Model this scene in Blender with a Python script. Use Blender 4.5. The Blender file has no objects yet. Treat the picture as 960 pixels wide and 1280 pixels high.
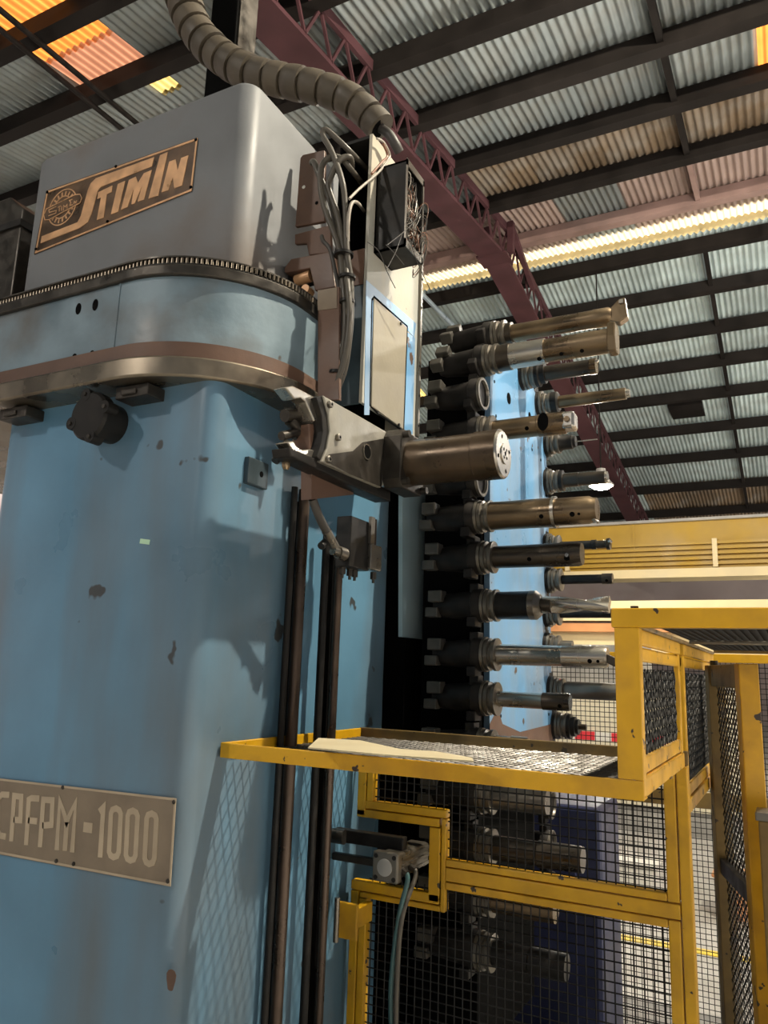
import bpy, bmesh, math, random
from mathutils import Vector, Matrix
random.seed(7)
R_ = math.radians
scn = bpy.context.scene
C = scn.collection

# ------------------------------------------------------------------ camera
FPX = 966.0
CAM = Vector((0, 0, 1.6))
def _d(x, y): return Vector((x - 480, 640 - y, -FPX)).normalized()
Yc = _d(990, 853)
Xc = -_d(-1400, 773); Xc = (Xc - Yc * Xc.dot(Yc)).normalized()
Zc = Xc.cross(Yc)
ROT = Matrix((Xc, Yc, Zc))                       # camera -> world
cd = bpy.data.cameras.new('camera'); cam = bpy.data.objects.new('camera', cd); C.objects.link(cam)
cd.sensor_fit = 'HORIZONTAL'; cd.sensor_width = 36.0; cd.lens = 36.0 * FPX / 960
cd.clip_start = 0.05; cd.clip_end = 200
cam.matrix_world = Matrix.Translation(CAM) @ ROT.to_4x4()
scn.camera = cam

# ------------------------------------------------------------------ view, world, sun
vs = scn.view_settings
vs.view_transform = 'Standard'; vs.look = 'None'; vs.gamma = 1.0; vs.exposure = -0.1
vs.use_curve_mapping = False
w = bpy.data.worlds.new('hall_sky'); scn.world = w; w.use_nodes = True
bg = w.node_tree.nodes['Background']; bg.inputs[0].default_value = (0.80, 0.88, 1.0, 1); bg.inputs[1].default_value = 0.22
sd = bpy.data.lights.new('sun', 'SUN'); sd.energy = 16.0; sd.angle = R_(0.6); sd.color = (1.0, 0.93, 0.82)
sun = bpy.data.objects.new('sun', sd); C.objects.link(sun); sun.rotation_euler = (R_(-18), R_(20), 0)

# ------------------------------------------------------------------ pixel -> world helpers
def ray(x, y): return ROT @ Vector(((x - 480) / FPX, (640 - y) / FPX, -1.0))
def at(x, y, X=None, Y=None, Z=None):
    r = ray(x, y)
    t = (X - CAM.x) / r.x if X is not None else ((Y - CAM.y) / r.y if Y is not None else (Z - CAM.z) / r.z)
    return CAM + r * t
def zpx(pts, ox, oy, s): return [(ox + x / s, oy + y / s) for x, y in pts]

# ------------------------------------------------------------------ mesh builder
ORG = {}
class MB:
    def __init__(self): self.v = []; self.f = []
    def add(self, vs_, fs):
        n = len(self.v); self.v += [Vector(p) for p in vs_]; self.f += [tuple(i + n for i in f) for f in fs]; return self
    def box(self, a, b, M=None):
        x0, y0, z0 = a; x1, y1, z1 = b
        p = [Vector(q) for q in ((x0,y0,z0),(x1,y0,z0),(x1,y1,z0),(x0,y1,z0),(x0,y0,z1),(x1,y0,z1),(x1,y1,z1),(x0,y1,z1))]
        if M is not None: p = [M @ q for q in p]
        return self.add(p, [(0,3,2,1),(4,5,6,7),(0,1,5,4),(1,2,6,5),(2,3,7,6),(3,0,4,7)])
    def cbox(self, c, s, M=None):
        h = [q / 2 for q in s]
        T = Matrix.Translation(Vector(c)) @ (M.to_4x4() if M is not None else Matrix.Identity(4))
        return self.box((-h[0], -h[1], -h[2]), (h[0], h[1], h[2]), T)
    def lathe(self, p, d, prof, n=24, cap=True):
        d = Vector(d).normalized(); p = Vector(p)
        u = d.orthogonal().normalized(); w_ = d.cross(u)
        vs_ = []; fs = []
        for t, r in prof:
            for k in range(n):
                a = 2 * math.pi * k / n
                vs_.append(p + d * t + (u * math.cos(a) + w_ * math.sin(a)) * r)
        for i in range(len(prof) - 1):
            for k in range(n):
                k2 = (k + 1) % n
                fs.append((i*n+k, i*n+k2, (i+1)*n+k2, (i+1)*n+k))
        if cap:
            fs.append(tuple(range(n))[::-1]); m = (len(prof)-1)*n; fs.append(tuple(range(m, m+n)))
        return self.add(vs_, fs)
    def cyl(self, p0, p1, r0, r1=None, n=16):
        p0 = Vector(p0); p1 = Vector(p1); L = (p1 - p0).length
        return self.lathe(p0, p1 - p0, [(0, r0), (L, r0 if r1 is None else r1)], n)
    def tube(self, pts, r, n=8, cap=True):
        pts = [Vector(p) for p in pts]; vs_ = []; fs = []; u = None
        for i, p in enumerate(pts):
            t = (pts[min(i+1, len(pts)-1)] - pts[max(i-1, 0)]).normalized()
            if u is None: u = t.orthogonal().normalized()
            u = (u - t * u.dot(t))
            u = u.normalized() if u.length > 1e-5 else t.orthogonal().normalized()
            w_ = t.cross(u); rr = r[i] if isinstance(r, (list, tuple)) else r
            for k in range(n):
                a = 2 * math.pi * k / n + math.pi / 4
                vs_.append(p + (u * math.cos(a) + w_ * math.sin(a)) * rr)
        for i in range(len(pts) - 1):
            for k in range(n):
                k2 = (k + 1) % n; fs.append((i*n+k, i*n+k2, (i+1)*n+k2, (i+1)*n+k))
        if cap:
            fs.append(tuple(range(n))[::-1]); m = (len(pts)-1)*n; fs.append(tuple(range(m, m+n)))
        return self.add(vs_, fs)
    def bar(self, a, b, w_, h=None, up=(0, 0, 1)):
        a = Vector(a); b = Vector(b); t = (b - a).normalized(); h = h or w_
        s = t.cross(Vector(up))
        s = s.normalized() if s.length > 1e-4 else t.orthogonal().normalized()
        q = s.cross(t)
        vs_ = [p + s * (i * w_ / 2) + q * (j * h / 2) for p in (a, b) for i, j in ((-1,-1),(1,-1),(1,1),(-1,1))]
        return self.add(vs_, [(3,2,1,0),(4,5,6,7),(0,1,5,4),(1,2,6,5),(2,3,7,6),(3,0,4,7)])
    def prism(self, pts, ext):
        pts = [Vector(p) for p in pts]; ext = Vector(ext); n = len(pts)
        nr = Vector((0, 0, 0))
        for i in range(n): nr += pts[i].cross(pts[(i+1) % n])
        if nr.dot(ext) > 0: pts = pts[::-1]
        return self.add(pts + [p + ext for p in pts],
            [tuple(range(n)), tuple(range(n, 2*n))[::-1]] + [((i+1) % n, i, i+n, (i+1) % n + n) for i in range(n)])
    def ribbon(self, pts, w_, nrm, depth, closed=False):
        pts = [Vector(p) for p in pts]; nrm = Vector(nrm).normalized(); n = len(pts); L = []; Rr = []
        for i in range(n):
            a = pts[i-1] if (i > 0 or closed) else None
            b = pts[(i+1) % n] if (i < n-1 or closed) else None
            d1 = (pts[i]-a).normalized() if a is not None else None
            d2 = (b-pts[i]).normalized() if b is not None else None
            d1 = d1 or d2; d2 = d2 or d1
            s1 = nrm.cross(d1); s2 = nrm.cross(d2); m = (s1 + s2)
            m = m.normalized() if m.length > 1e-4 else s1
            k = 1 / max(0.45, m.dot(s1))
            L.append(pts[i] + m * w_ / 2 * k); Rr.append(pts[i] - m * w_ / 2 * k)
        rng = range(n if closed else n - 1); e = nrm * depth
        vs_ = L + Rr + [p + e for p in L] + [p + e for p in Rr]; fs = []
        for i in rng:
            j = (i + 1) % n
            fs += [(2*n+i, 3*n+i, 3*n+j, 2*n+j), (i, 2*n+i, 2*n+j, j), (n+i, n+j, 3*n+j, 3*n+i), (i, j, n+j, n+i)]
        if not closed: fs += [(0, n, 3*n, 2*n), (n-1, 3*n-1, 4*n-1, 2*n-1)]
        return self.add(vs_, fs)
    def obj(self, name, mat, parent=None, bevel=0, smooth=None, org=None, kind=None, label=None, seg=2):
        o0 = ORG.get(parent.name, Vector()) if parent is not None else Vector(org or (0, 0, 0))
        me = bpy.data.meshes.new(name); me.from_pydata([tuple(p - o0) for p in self.v], [], self.f)
        bm = bmesh.new(); bm.from_mesh(me); bmesh.ops.recalc_face_normals(bm, faces=bm.faces); bm.to_mesh(me); bm.free()
        me.materials.append(M[mat] if isinstance(mat, str) else mat)
        if smooth:
            me.polygons.foreach_set('use_smooth', [True] * len(me.polygons)); me.set_sharp_from_angle(angle=R_(smooth))
        o = bpy.data.objects.new(name, me); C.objects.link(o)
        if parent is not None: o.parent = parent
        else: o.location = o0
        ORG[o.name] = o0
        if bevel:
            b = o.modifiers.new('edge', 'BEVEL'); b.width = bevel; b.segments = seg; b.limit_method = 'ANGLE'; b.angle_limit = R_(40)
        if kind: o['kind'] = kind
        if label: o['label'] = label
        return o
def tag(o, label, cat, group=None):
    o['label'] = label; o['category'] = cat
    if group: o['group'] = group
    return o
def thing(name, loc, label=None, cat=None, group=None, kind=None):
    o = bpy.data.objects.new(name, None); o.empty_display_size = 0.1; C.objects.link(o); o.location = loc
    ORG[o.name] = Vector(loc)
    if label: tag(o, label, cat, group)
    if kind: o['kind'] = kind
    return o
def cr(pts, k=6):
    P = [Vector(p) for p in pts]; out = []
    for i in range(len(P) - 1):
        a = P[max(i-1, 0)]; b = P[i]; c = P[i+1]; d = P[min(i+2, len(P)-1)]
        for j in range(k):
            t = j / k
            out.append(0.5 * ((2*b) + (c-a)*t + (2*a-5*b+4*c-d)*t*t + (3*b-a-3*c+d)*t**3))
    out.append(P[-1]); return out
def rrect(x0, x1, y0, y1, rad, n=10):
    out = []
    for cx, cy, a0 in ((x1-rad, y1-rad, 0), (x0+rad, y1-rad, 90), (x0+rad, y0+rad, 180), (x1-rad, y0+rad, 270)):
        for i in range(n + 1):
            a = R_(a0 + 90 * i / n); out.append((cx + rad * math.cos(a), cy + rad * math.sin(a)))
    return out

# ------------------------------------------------------------------ materials
M = {}
def mat(name, col, rough=0.5, metal=0.0, var=0.25, scale=6.0, dirt=None, dirt_amt=0.35, dscale=3.0, streak=False,
        bump=0.0, bscale=60.0, chips=None, chip_amt=0.3, cscale=18.0, rnd=0.0, emit=None, rvar=0.15, spec=None):
    m = bpy.data.materials.new(name); m.use_nodes = True; nt = m.node_tree; N = nt.nodes; L = nt.links
    b = N['Principled BSDF']; b.inputs['Roughness'].default_value = rough; b.inputs['Metallic'].default_value = metal
    if spec is not None: b.inputs['Specular IOR Level'].default_value = spec
    tc = N.new('ShaderNodeTexCoord')
    def noise(sc, det=5.0, stretch=None):
        n = N.new('ShaderNodeTexNoise'); n.inputs['Scale'].default_value = sc; n.inputs['Detail'].default_value = det
        if stretch:
            mp = N.new('ShaderNodeMapping'); mp.inputs['Scale'].default_value = stretch
            L.new(tc.outputs['Object'], mp.inputs[0]); L.new(mp.outputs[0], n.inputs['Vector'])
        else: L.new(tc.outputs['Object'], n.inputs['Vector'])
        return n.outputs['Fac']
    def ramp(f, a, c):
        r = N.new('ShaderNodeMapRange'); r.inputs[1].default_value = a; r.inputs[2].default_value = c; L.new(f, r.inputs[0]); return r.outputs[0]
    def mix(f, A, B):
        x = N.new('ShaderNodeMix'); x.data_type = 'RGBA'
        if isinstance(f, float): x.inputs[0].default_value = f
        else: L.new(f, x.inputs[0])
        for s, q in ((6, A), (7, B)):
            if isinstance(q, tuple): x.inputs[s].default_value = (*q[:3], 1)
            else: L.new(q, x.inputs[s])
        return x.outputs[2]
    dk = tuple(c * (1 - var) for c in col); lt = tuple(min(1, c * (1 + var)) for c in col)
    n1 = noise(scale)
    c = mix(ramp(n1, 0.3, 0.7), dk, lt)
    if rnd:
        oi = N.new('ShaderNodeObjectInfo')
        hs = N.new('ShaderNodeHueSaturation'); L.new(c, hs.inputs['Color'])
        L.new(ramp(oi.outputs['Random'], 0, 1), hs.inputs['Value'])
        hs.inputs['Value'].default_value = 1
        mr = hs.inputs['Value'].links[0].from_node; mr.inputs[3].default_value = 1 - rnd; mr.inputs[4].default_value = 1 + rnd
        c = hs.outputs['Color']
    if dirt:
        f = noise(dscale, 8, (1, 1, 0.18) if streak else None)
        mm = N.new('ShaderNodeMath'); mm.operation = 'MULTIPLY'; L.new(ramp(f, 0.48, 0.72), mm.inputs[0]); mm.inputs[1].default_value = dirt_amt
        c = mix(mm.outputs[0], c, dirt)
    if chips:
        f = noise(cscale, 3); f2 = ramp(f, 0.74 - chip_amt * 0.3, 0.76 - chip_amt * 0.3)
        c = mix(f2, c, chips)
    L.new(c, b.inputs['Base Color'])
    if rvar:
        rr = N.new('ShaderNodeMapRange'); L.new(n1, rr.inputs[0]); rr.inputs[1].default_value = .3; rr.inputs[2].default_value = .7
        rr.inputs[3].default_value = max(0.05, rough - rvar); rr.inputs[4].default_value = min(1, rough + rvar); L.new(rr.outputs[0], b.inputs['Roughness'])
    if bump:
        bp = N.new('ShaderNodeBump'); bp.inputs['Strength'].default_value = bump; bp.inputs['Distance'].default_value = 0.004
        L.new(noise(bscale, 6), bp.inputs['Height']); L.new(bp.outputs[0], b.inputs['Normal'])
    if emit:
        b.inputs['Emission Color'].default_value = (*emit[:3], 1); b.inputs['Emission Strength'].default_value = emit[3]
    M[name] = m; return m
mat('blue_paint', (0.112, 0.25, 0.375), 0.36, 0, 0.18, 2.6, (0.125, 0.13, 0.13), 0.95, 2.4, True, 0.14, 30, (0.05, 0.055, 0.058), 0.16, 8)
mat('band_paint', (0.155, 0.215, 0.255), 0.42, 0, 0.3, 6, (0.115, 0.085, 0.06), 0.9, 3.5, False, 0.25, 30, (0.07, 0.055, 0.045), 0.2, 9)
mat('housing_paint', (0.165, 0.172, 0.18), 0.6, 0, 0.2, 3, (0.135, 0.105, 0.085), 0.8, 3, False, 0.15, 40)
mat('plate_blue', (0.155, 0.37, 0.64), 0.35, 0, 0.16, 3, (0.30, 0.26, 0.22), 0.55, 4, True, 0.1, 50, (0.10, 0.06, 0.04), 0.10, 14)
mat('plate_blue_lit', (0.36, 0.50, 0.57), 0.45, 0, 0.12, 4, (0.25, 0.22, 0.17), 0.5, 5, True)  # lamplight on the magazine back plate put into a paler blue
mat('cream_paint', (0.50, 0.455, 0.36), 0.5, 0, 0.12, 6, (0.22, 0.32, 0.40), 0.5, 4.5, True, 0.12, 70, (0.10, 0.07, 0.05), 0.05, 30)
mat('cover_cream', (0.34, 0.305, 0.235), 0.5, 0.2, 0.15, 5, (0.20, 0.17, 0.12), 0.5, 4, False, 0.12, 70)
mat('dark_blue_grey', (0.06, 0.09, 0.11), 0.5, 0.2, 0.3, 5, (0.02, 0.02, 0.02), 0.6, 6)
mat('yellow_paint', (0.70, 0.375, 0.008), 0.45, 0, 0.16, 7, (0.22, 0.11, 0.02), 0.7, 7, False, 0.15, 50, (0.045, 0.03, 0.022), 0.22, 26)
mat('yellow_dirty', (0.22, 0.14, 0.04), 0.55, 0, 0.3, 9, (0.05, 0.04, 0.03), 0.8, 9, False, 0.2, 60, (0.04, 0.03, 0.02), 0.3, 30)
mat('mesh_black', (0.02, 0.019, 0.018), 0.55, 0.6, 0.3, 30)
mat('mesh_tray', (0.035, 0.029, 0.022), 0.4, 0.4, 0.5, 25, (0.02, 0.015, 0.012), 0.8, 9)
mat('mesh_oily', (0.05, 0.045, 0.04), 0.3, 0.8, 0.4, 30, (0.02, 0.015, 0.01), 0.6, 30)
mat('black_metal', (0.018, 0.017, 0.016), 0.5, 0.3, 0.3, 14, (0.04, 0.032, 0.025), 0.4, 12, spec=0.25)
mat('dark_steel', (0.06, 0.053, 0.045), 0.42, 0.7, 0.35, 18, (0.03, 0.022, 0.015), 0.6, 14, False, 0.1, 90)
mat('grey_steel', (0.20, 0.183, 0.155), 0.36, 0.8, 0.15, 12, (0.14, 0.115, 0.09), 0.5, 8, False, 0.1, 90)
mat('bright_steel', (0.52, 0.48, 0.42), 0.27, 0.95, 0.06, 9, rvar=0.04)
mat('tool_bronze', (0.21, 0.152, 0.092), 0.3, 0.9, 0.15, 9, (0.13, 0.09, 0.058), 0.6, 6, False, 0.06, 120)
mat('tool_dark', (0.085, 0.071, 0.057), 0.32, 0.9, 0.2, 9, (0.08, 0.065, 0.05), 0.6, 9, False, 0.06, 120)
mat('tool_black', (0.032, 0.030, 0.028), 0.4, 0.6, 0.3, 22, spec=0.25)
mat('cyl_brown', (0.085, 0.057, 0.034), 0.38, 0.6, 0.3, 9, (0.04, 0.032, 0.02), 0.7, 7, False, 0.1, 90, (0.30, 0.10, 0.03), 0.12, 9)
mat('arm_grey', (0.36, 0.34, 0.29), 0.5, 0.35, 0.15, 10, (0.06, 0.05, 0.04), 0.75, 6, False, 0.15, 80)
mat('rust_brown', (0.13, 0.072, 0.048), 0.55, 0, 0.2, 7, (0.09, 0.05, 0.035), 0.6, 6, False, 0.15, 60)
mat('rod_brown', (0.085, 0.06, 0.045), 0.34, 0.7, 0.3, 12, (0.05, 0.035, 0.025), 0.6, 8, True)
mat('rim_steel', (0.24, 0.20, 0.15), 0.3, 0.85, 0.25, 7, (0.10, 0.07, 0.05), 0.6, 8)
mat('copper_plate', (0.075, 0.042, 0.022), 0.4, 0.35, 0.4, 16, (0.20, 0.11, 0.05), 0.5, 12, False, 0.12, 90)
mat('copper_letter', (0.60, 0.34, 0.17), 0.42, 0.25, 0.18, 20, (0.28, 0.15, 0.07), 0.45, 14)
mat('tan_plate', (0.23, 0.18, 0.125), 0.55, 0, 0.12, 8, (0.14, 0.10, 0.07), 0.6, 7, False, 0.1, 80)
mat('tan_letter', (0.46, 0.37, 0.26), 0.55, 0, 0.10, 10, (0.30, 0.23, 0.15), 0.5, 9)
mat('cable_grey', (0.072, 0.062, 0.048), 0.5, 0, 0.2, 20)
mat('cable_dark', (0.05, 0.045, 0.04), 0.5, 0, 0.25, 20)
mat('wire_white', (0.36, 0.32, 0.27), 0.5, 0, 0.2, 30)
mat('wire_brown', (0.20, 0.09, 0.05), 0.5, 0, 0.2, 30)
mat('hose_green', (0.05, 0.12, 0.12), 0.45, 0, 0.2, 20)
mat('conduit', (0.068, 0.053, 0.035), 0.6, 0, 0.2, 12, (0.05, 0.04, 0.03), 0.6, 10, False, 0.15, 60, rnd=0.12)
mat('hole_black', (0.005, 0.005, 0.005), 0.8, 0, 0.1, 5, spec=0.02)
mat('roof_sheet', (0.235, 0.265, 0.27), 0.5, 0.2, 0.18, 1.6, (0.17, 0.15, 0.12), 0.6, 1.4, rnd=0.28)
mat('roof_far_lit', (0.45, 0.54, 0.55), 0.5, 0.2, 0.18, 1.6, (0.20, 0.19, 0.17), 0.5, 1.4, rnd=0.22)  # stronger light on the far slope put into a paler sheet colour
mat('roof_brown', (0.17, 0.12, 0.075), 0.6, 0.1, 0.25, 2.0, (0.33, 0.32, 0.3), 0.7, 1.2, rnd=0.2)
mat('roof_skylit_pink', (0.30, 0.225, 0.20), 0.55, 0.1, 0.15, 2.0, (0.36, 0.27, 0.24), 0.5, 1.3, rnd=0.15)  # dusty ridge sheets, with the skylight's pink light put into their colour
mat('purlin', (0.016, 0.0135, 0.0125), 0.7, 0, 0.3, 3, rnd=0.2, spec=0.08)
mat('purlin_skylit_pink', (0.27, 0.18, 0.16), 0.6, 0.1, 0.2, 3)  # ridge purlin and strut tinted with the same pink skylight glow
mat('truss_paint', (0.075, 0.033, 0.038), 0.6, 0, 0.2, 3, (0.05, 0.025, 0.028), 0.6, 2, spec=0.15)
mat('floor_concrete', (0.44, 0.43, 0.41), 0.5, 0, 0.15, 1.2, (0.2, 0.18, 0.15), 0.5, 2.0, False, 0.1, 20)
mat('wall_plaster', (0.42, 0.36, 0.36), 0.8, 0, 0.12, 0.6, (0.30, 0.20, 0.17), 0.5, 0.5)
mat('crane_yellow', (0.46, 0.28, 0.022), 0.45, 0, 0.1, 1.5, (0.36, 0.22, 0.04), 0.5, 1.2)
mat('crane_cream', (0.80, 0.66, 0.38), 0.45, 0, 0.1, 1.5)
mat('beam_orange', (0.66, 0.30, 0.12), 0.5, 0, 0.2, 1.5)
mat('enclosure_cream', (0.74, 0.68, 0.52), 0.5, 0, 0.05, 1.5)
mat('red_paint', (0.70, 0.035, 0.05), 0.45, 0, 0.1, 3)
mat('white_paint', (0.75, 0.73, 0.68), 0.5, 0, 0.05, 3)
mat('line_yellow', (0.80, 0.58, 0.05), 0.5, 0, 0.15, 4)
mat('navy_paint', (0.02, 0.026, 0.075), 0.45, 0, 0.25, 4, (0.02, 0.02, 0.03), 0.5, 5)
mat('far_blue', (0.10, 0.28, 0.45), 0.5, 0, 0.1, 4)
mat('far_grey', (0.36, 0.35, 0.33), 0.5, 0.1, 0.25, 2.5)
mat('cardboard', (0.50, 0.43, 0.28), 0.8, 0, 0.1, 8, (0.4, 0.32, 0.18), 0.4, 7)
mat('tape_green', (0.50, 0.75, 0.52), 0.5, 0, 0.05, 8)
mat('conduit_pipe', (0.36, 0.44, 0.52), 0.4, 0.4, 0.1, 6)
mat('lamp_glow', (1, 1, 1), 0.5, 0, 0, 5, emit=(1.0, 0.86, 0.55, 60.0))
def skylight(name, col):
    m = bpy.data.materials.new(name); m.use_nodes = True; nt = m.node_tree; N = nt.nodes; L = nt.links
    N.remove(N['Principled BSDF']); out = N['Material Output']
    a = N.new('ShaderNodeBsdfTranslucent'); d = N.new('ShaderNodeBsdfDiffuse'); mx = N.new('ShaderNodeMixShader')
    tc = N.new('ShaderNodeTexCoord'); n = N.new('ShaderNodeTexNoise'); n.inputs['Scale'].default_value = 3; n.inputs['Detail'].default_value = 6
    L.new(tc.outputs['Object'], n.inputs['Vector'])
    r = N.new('ShaderNodeMix'); r.data_type = 'RGBA'; L.new(n.outputs['Fac'], r.inputs[0])
    r.inputs[6].default_value = (*[c * 0.55 for c in col], 1); r.inputs[7].default_value = (*col, 1)
    L.new(r.outputs[2], a.inputs[0]); L.new(r.outputs[2], d.inputs[0]); mx.inputs[0].default_value = 0.2
    L.new(a.outputs[0], mx.inputs[1]); L.new(d.outputs[0], mx.inputs[2]); L.new(mx.outputs[0], out.inputs[0]); M[name] = m
skylight('sky_orange', (0.85, 0.30, 0.06)); skylight('sky_yellow', (0.85, 0.62, 0.22)); skylight('sky_cream', (0.95, 0.82, 0.58))
skylight('sky_rose', (0.50, 0.22, 0.13))

# ------------------------------------------------------------------ the hall
MB().box((-30, -14, -0.1), (16, 34, 0)).obj('floor', 'floor_concrete')['kind'] = 'structure'
MB().box((-30, 33, 0), (16, 33.2, 7)).obj('wall_far', 'wall_plaster')['kind'] = 'structure'
MB().box((-24.2, -14, 0), (-24, 33, 8)).obj('wall_left', 'wall_plaster')['kind'] = 'structure'
YR, HR, SN, SF = 12.157, 9.0, 0.14, -0.17
def zn(y): return HR + SN * (y - YR)
def zf(y): return HR + SF * (y - YR)
ceil = thing('ceiling', (0, 0, 0), kind='structure')
def sheet_mesh(name, L, slope, m, n=10):
    pitch, amp, sub = 0.1, 0.021, 8
    b = MB(); nx = n * sub
    for j, y in enumerate((0.0, L)):
        for i in range(nx + 1):
            x = i / sub * pitch
            b.v.append(Vector((x, y, slope * y + amp * math.cos(2 * math.pi * i / sub))))
    for i in range(nx): b.f.append((i, i + 1, nx + 2 + i, nx + 1 + i))
    me = bpy.data.meshes.new(name); me.from_pydata([tuple(p) for p in b.v], [], b.f); me.materials.append(M[m])
    me.polygons.foreach_set('use_smooth', [True] * len(me.polygons)); return me
near_p = [4.31, 5.30, 6.51, 7.70, 8.90, 10.28, 11.80]
far_p = [13.0, 14.2, 15.5, 16.75, 18.1, 19.75, 21.4, 23.4, 25.4]
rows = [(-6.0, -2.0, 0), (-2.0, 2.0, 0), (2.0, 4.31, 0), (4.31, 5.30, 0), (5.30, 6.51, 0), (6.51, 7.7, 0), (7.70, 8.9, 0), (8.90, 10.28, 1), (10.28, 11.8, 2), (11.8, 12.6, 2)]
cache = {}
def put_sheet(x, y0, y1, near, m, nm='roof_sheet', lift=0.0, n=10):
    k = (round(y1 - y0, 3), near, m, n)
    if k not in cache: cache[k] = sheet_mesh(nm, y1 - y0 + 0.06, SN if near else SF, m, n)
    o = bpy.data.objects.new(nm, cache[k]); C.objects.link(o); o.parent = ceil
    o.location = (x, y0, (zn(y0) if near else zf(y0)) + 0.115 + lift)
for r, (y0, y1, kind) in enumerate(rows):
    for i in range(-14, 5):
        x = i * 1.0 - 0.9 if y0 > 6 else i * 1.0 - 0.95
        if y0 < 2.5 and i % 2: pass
        m = ('roof_sheet', 'roof_brown', 'roof_skylit_pink')[kind]; nm = 'roof_sheet'
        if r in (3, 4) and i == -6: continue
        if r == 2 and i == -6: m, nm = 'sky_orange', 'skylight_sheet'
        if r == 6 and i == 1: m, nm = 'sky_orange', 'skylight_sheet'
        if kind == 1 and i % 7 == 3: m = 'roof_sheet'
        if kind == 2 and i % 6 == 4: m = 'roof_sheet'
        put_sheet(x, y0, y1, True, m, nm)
for i in range(-14, 5): put_sheet(i * 1.0 - 0.9, 12.6, 13.02, True, 'sky_cream', 'skylight_sheet')
for i in range(-14, 5): MB().box((i - 0.9, 13.03, 8.93), (i + 0.1, 13.04, 9.27)).obj('clerestory_pane', 'sky_cream', ceil)
put_sheet(-6.95, 5.30, 6.51, True, 'roof_sheet', n=7); put_sheet(-6.25, 5.30, 5.80, True, 'sky_yellow', 'skylight_sheet', n=3); put_sheet(-6.25, 5.80, 6.51, True, 'roof_sheet', n=3)
put_sheet(-6.95, 4.31, 4.75, True, 'sky_orange', 'skylight_sheet'); put_sheet(-6.95, 4.75, 5.30, True, 'sky_rose', 'skylight_sheet')
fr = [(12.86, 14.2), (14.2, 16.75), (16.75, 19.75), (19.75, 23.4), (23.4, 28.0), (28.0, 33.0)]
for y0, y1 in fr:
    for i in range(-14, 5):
        m = 'roof_far_lit' if not (y0 > 19.8 and i > -4) else 'roof_brown'
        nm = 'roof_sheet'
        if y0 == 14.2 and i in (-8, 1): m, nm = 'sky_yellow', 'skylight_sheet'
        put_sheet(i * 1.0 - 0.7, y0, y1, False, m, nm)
for k, y in enumerate([-4, -1, 2.0, 3.2] + near_p):
    m = 'purlin_skylit_pink' if y > 11 else 'purlin'
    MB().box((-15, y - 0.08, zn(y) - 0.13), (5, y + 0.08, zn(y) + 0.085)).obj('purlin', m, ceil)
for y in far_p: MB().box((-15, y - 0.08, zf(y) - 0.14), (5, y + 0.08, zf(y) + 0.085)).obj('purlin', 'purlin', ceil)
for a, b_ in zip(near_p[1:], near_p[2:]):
    MB().bar((-0.83, a, zn(a)), (-0.83, b_, zn(b_)), 0.07, 0.12).obj('strut', 'purlin' if b_ < 11 else 'purlin_skylit_pink', ceil)
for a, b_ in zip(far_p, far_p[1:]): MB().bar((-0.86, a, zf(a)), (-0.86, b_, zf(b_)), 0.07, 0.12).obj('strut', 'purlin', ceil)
MB().box((-2.2, 18.4, 7.86), (-1.46, 19.4, 7.98), Matrix.Identity(4)).obj('roof_vent', 'purlin', ceil)
# lattice rafters
def truss(x):
    ky, kz = 11.1, 8.28; n0, n1 = -3.0, 30.0
    def bz(y): return kz + (SN * (y - ky) if y < ky else SF * (y - ky))
    ch = MB()
    for y0, y1 in ((n0, ky), (ky, n1)):
        ch.prism([(x - 0.2, y0, bz(y0)), (x + 0.2, y0, bz(y0)), (x + 0.2, y0, bz(y0) + 0.05), (x - 0.2, y0, bz(y0) + 0.05)], (0, y1 - y0, bz(y1) - bz(y0)))
        for sx in (-0.2, 0.2):
            ch.bar((x + sx, y0, bz(y0) + 0.52), (x + sx, y1, bz(y1) + 0.52), 0.05, 0.13)
    c = ch.obj('roof_truss', 'truss_paint', ceil)
    for sx in (-0.19, 0.19):
        wb = MB(); y = n0; k = 0
        while y < n1 - 0.4:
            y2 = y + 0.24
            a, b_ = (0.04, 0.5) if k % 2 == 0 else (0.5, 0.04)
            wb.bar((x + sx, y, bz(y) + a), (x + sx, y2, bz(y2) + b_), 0.03, 0.03); y = y2; k += 1
        wb.obj('web_lattice', 'truss_paint', c, kind='stuff')
    for dx in (-0.12, 0.28):
        MB().box((x + dx - 0.05, ky - 0.05, kz + 0.05), (x + dx + 0.05, ky + 0.05, zn(ky) + 0.02)).obj('hanger_strut', 'truss_paint', c)
    MB().bar((x + 0.28, ky + 0.05, zn(ky) - 0.05), (x + 0.28, ky + 1.25, kz + 0.0), 0.08, 0.08).obj('hanger_brace', 'truss_paint', c)
    MB().cbox((x, ky, kz - 0.01), (0.5, 0.4, 0.03)).obj('kink_plate', 'truss_paint', c)
for x in (-11.4, -3.92, 3.6): truss(x)
# conduits fixed under the roof
def roofpt(px, py, s, drop):
    q = ray(px, py); zz = HR - drop - s * YR; t = (zz - 1.6) / (q.z - s * q.y); return CAM + q * t
for a, b_ in (((-40, -21), (190, 170)), ((-40, 4), (180, 184))):
    tag(MB().tube([roofpt(*a, SN, 0.2), roofpt(*b_, SN, 0.2)], 0.03, 8).obj('roof_conduit', 'purlin', smooth=60),
        'thin dark conduit pipe running under the roof sheets behind the grey housing', 'pipe', 'paired conduits under the roof')
tag(MB().tube([roofpt(445, 284, SF, 0.2), roofpt(670, 512, SF, 0.2)], 0.045, 8).obj('roof_conduit', 'conduit_pipe', smooth=60),
    'pale blue grey conduit pipe slanting under the roof behind the topmost boring bars', 'pipe')
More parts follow.
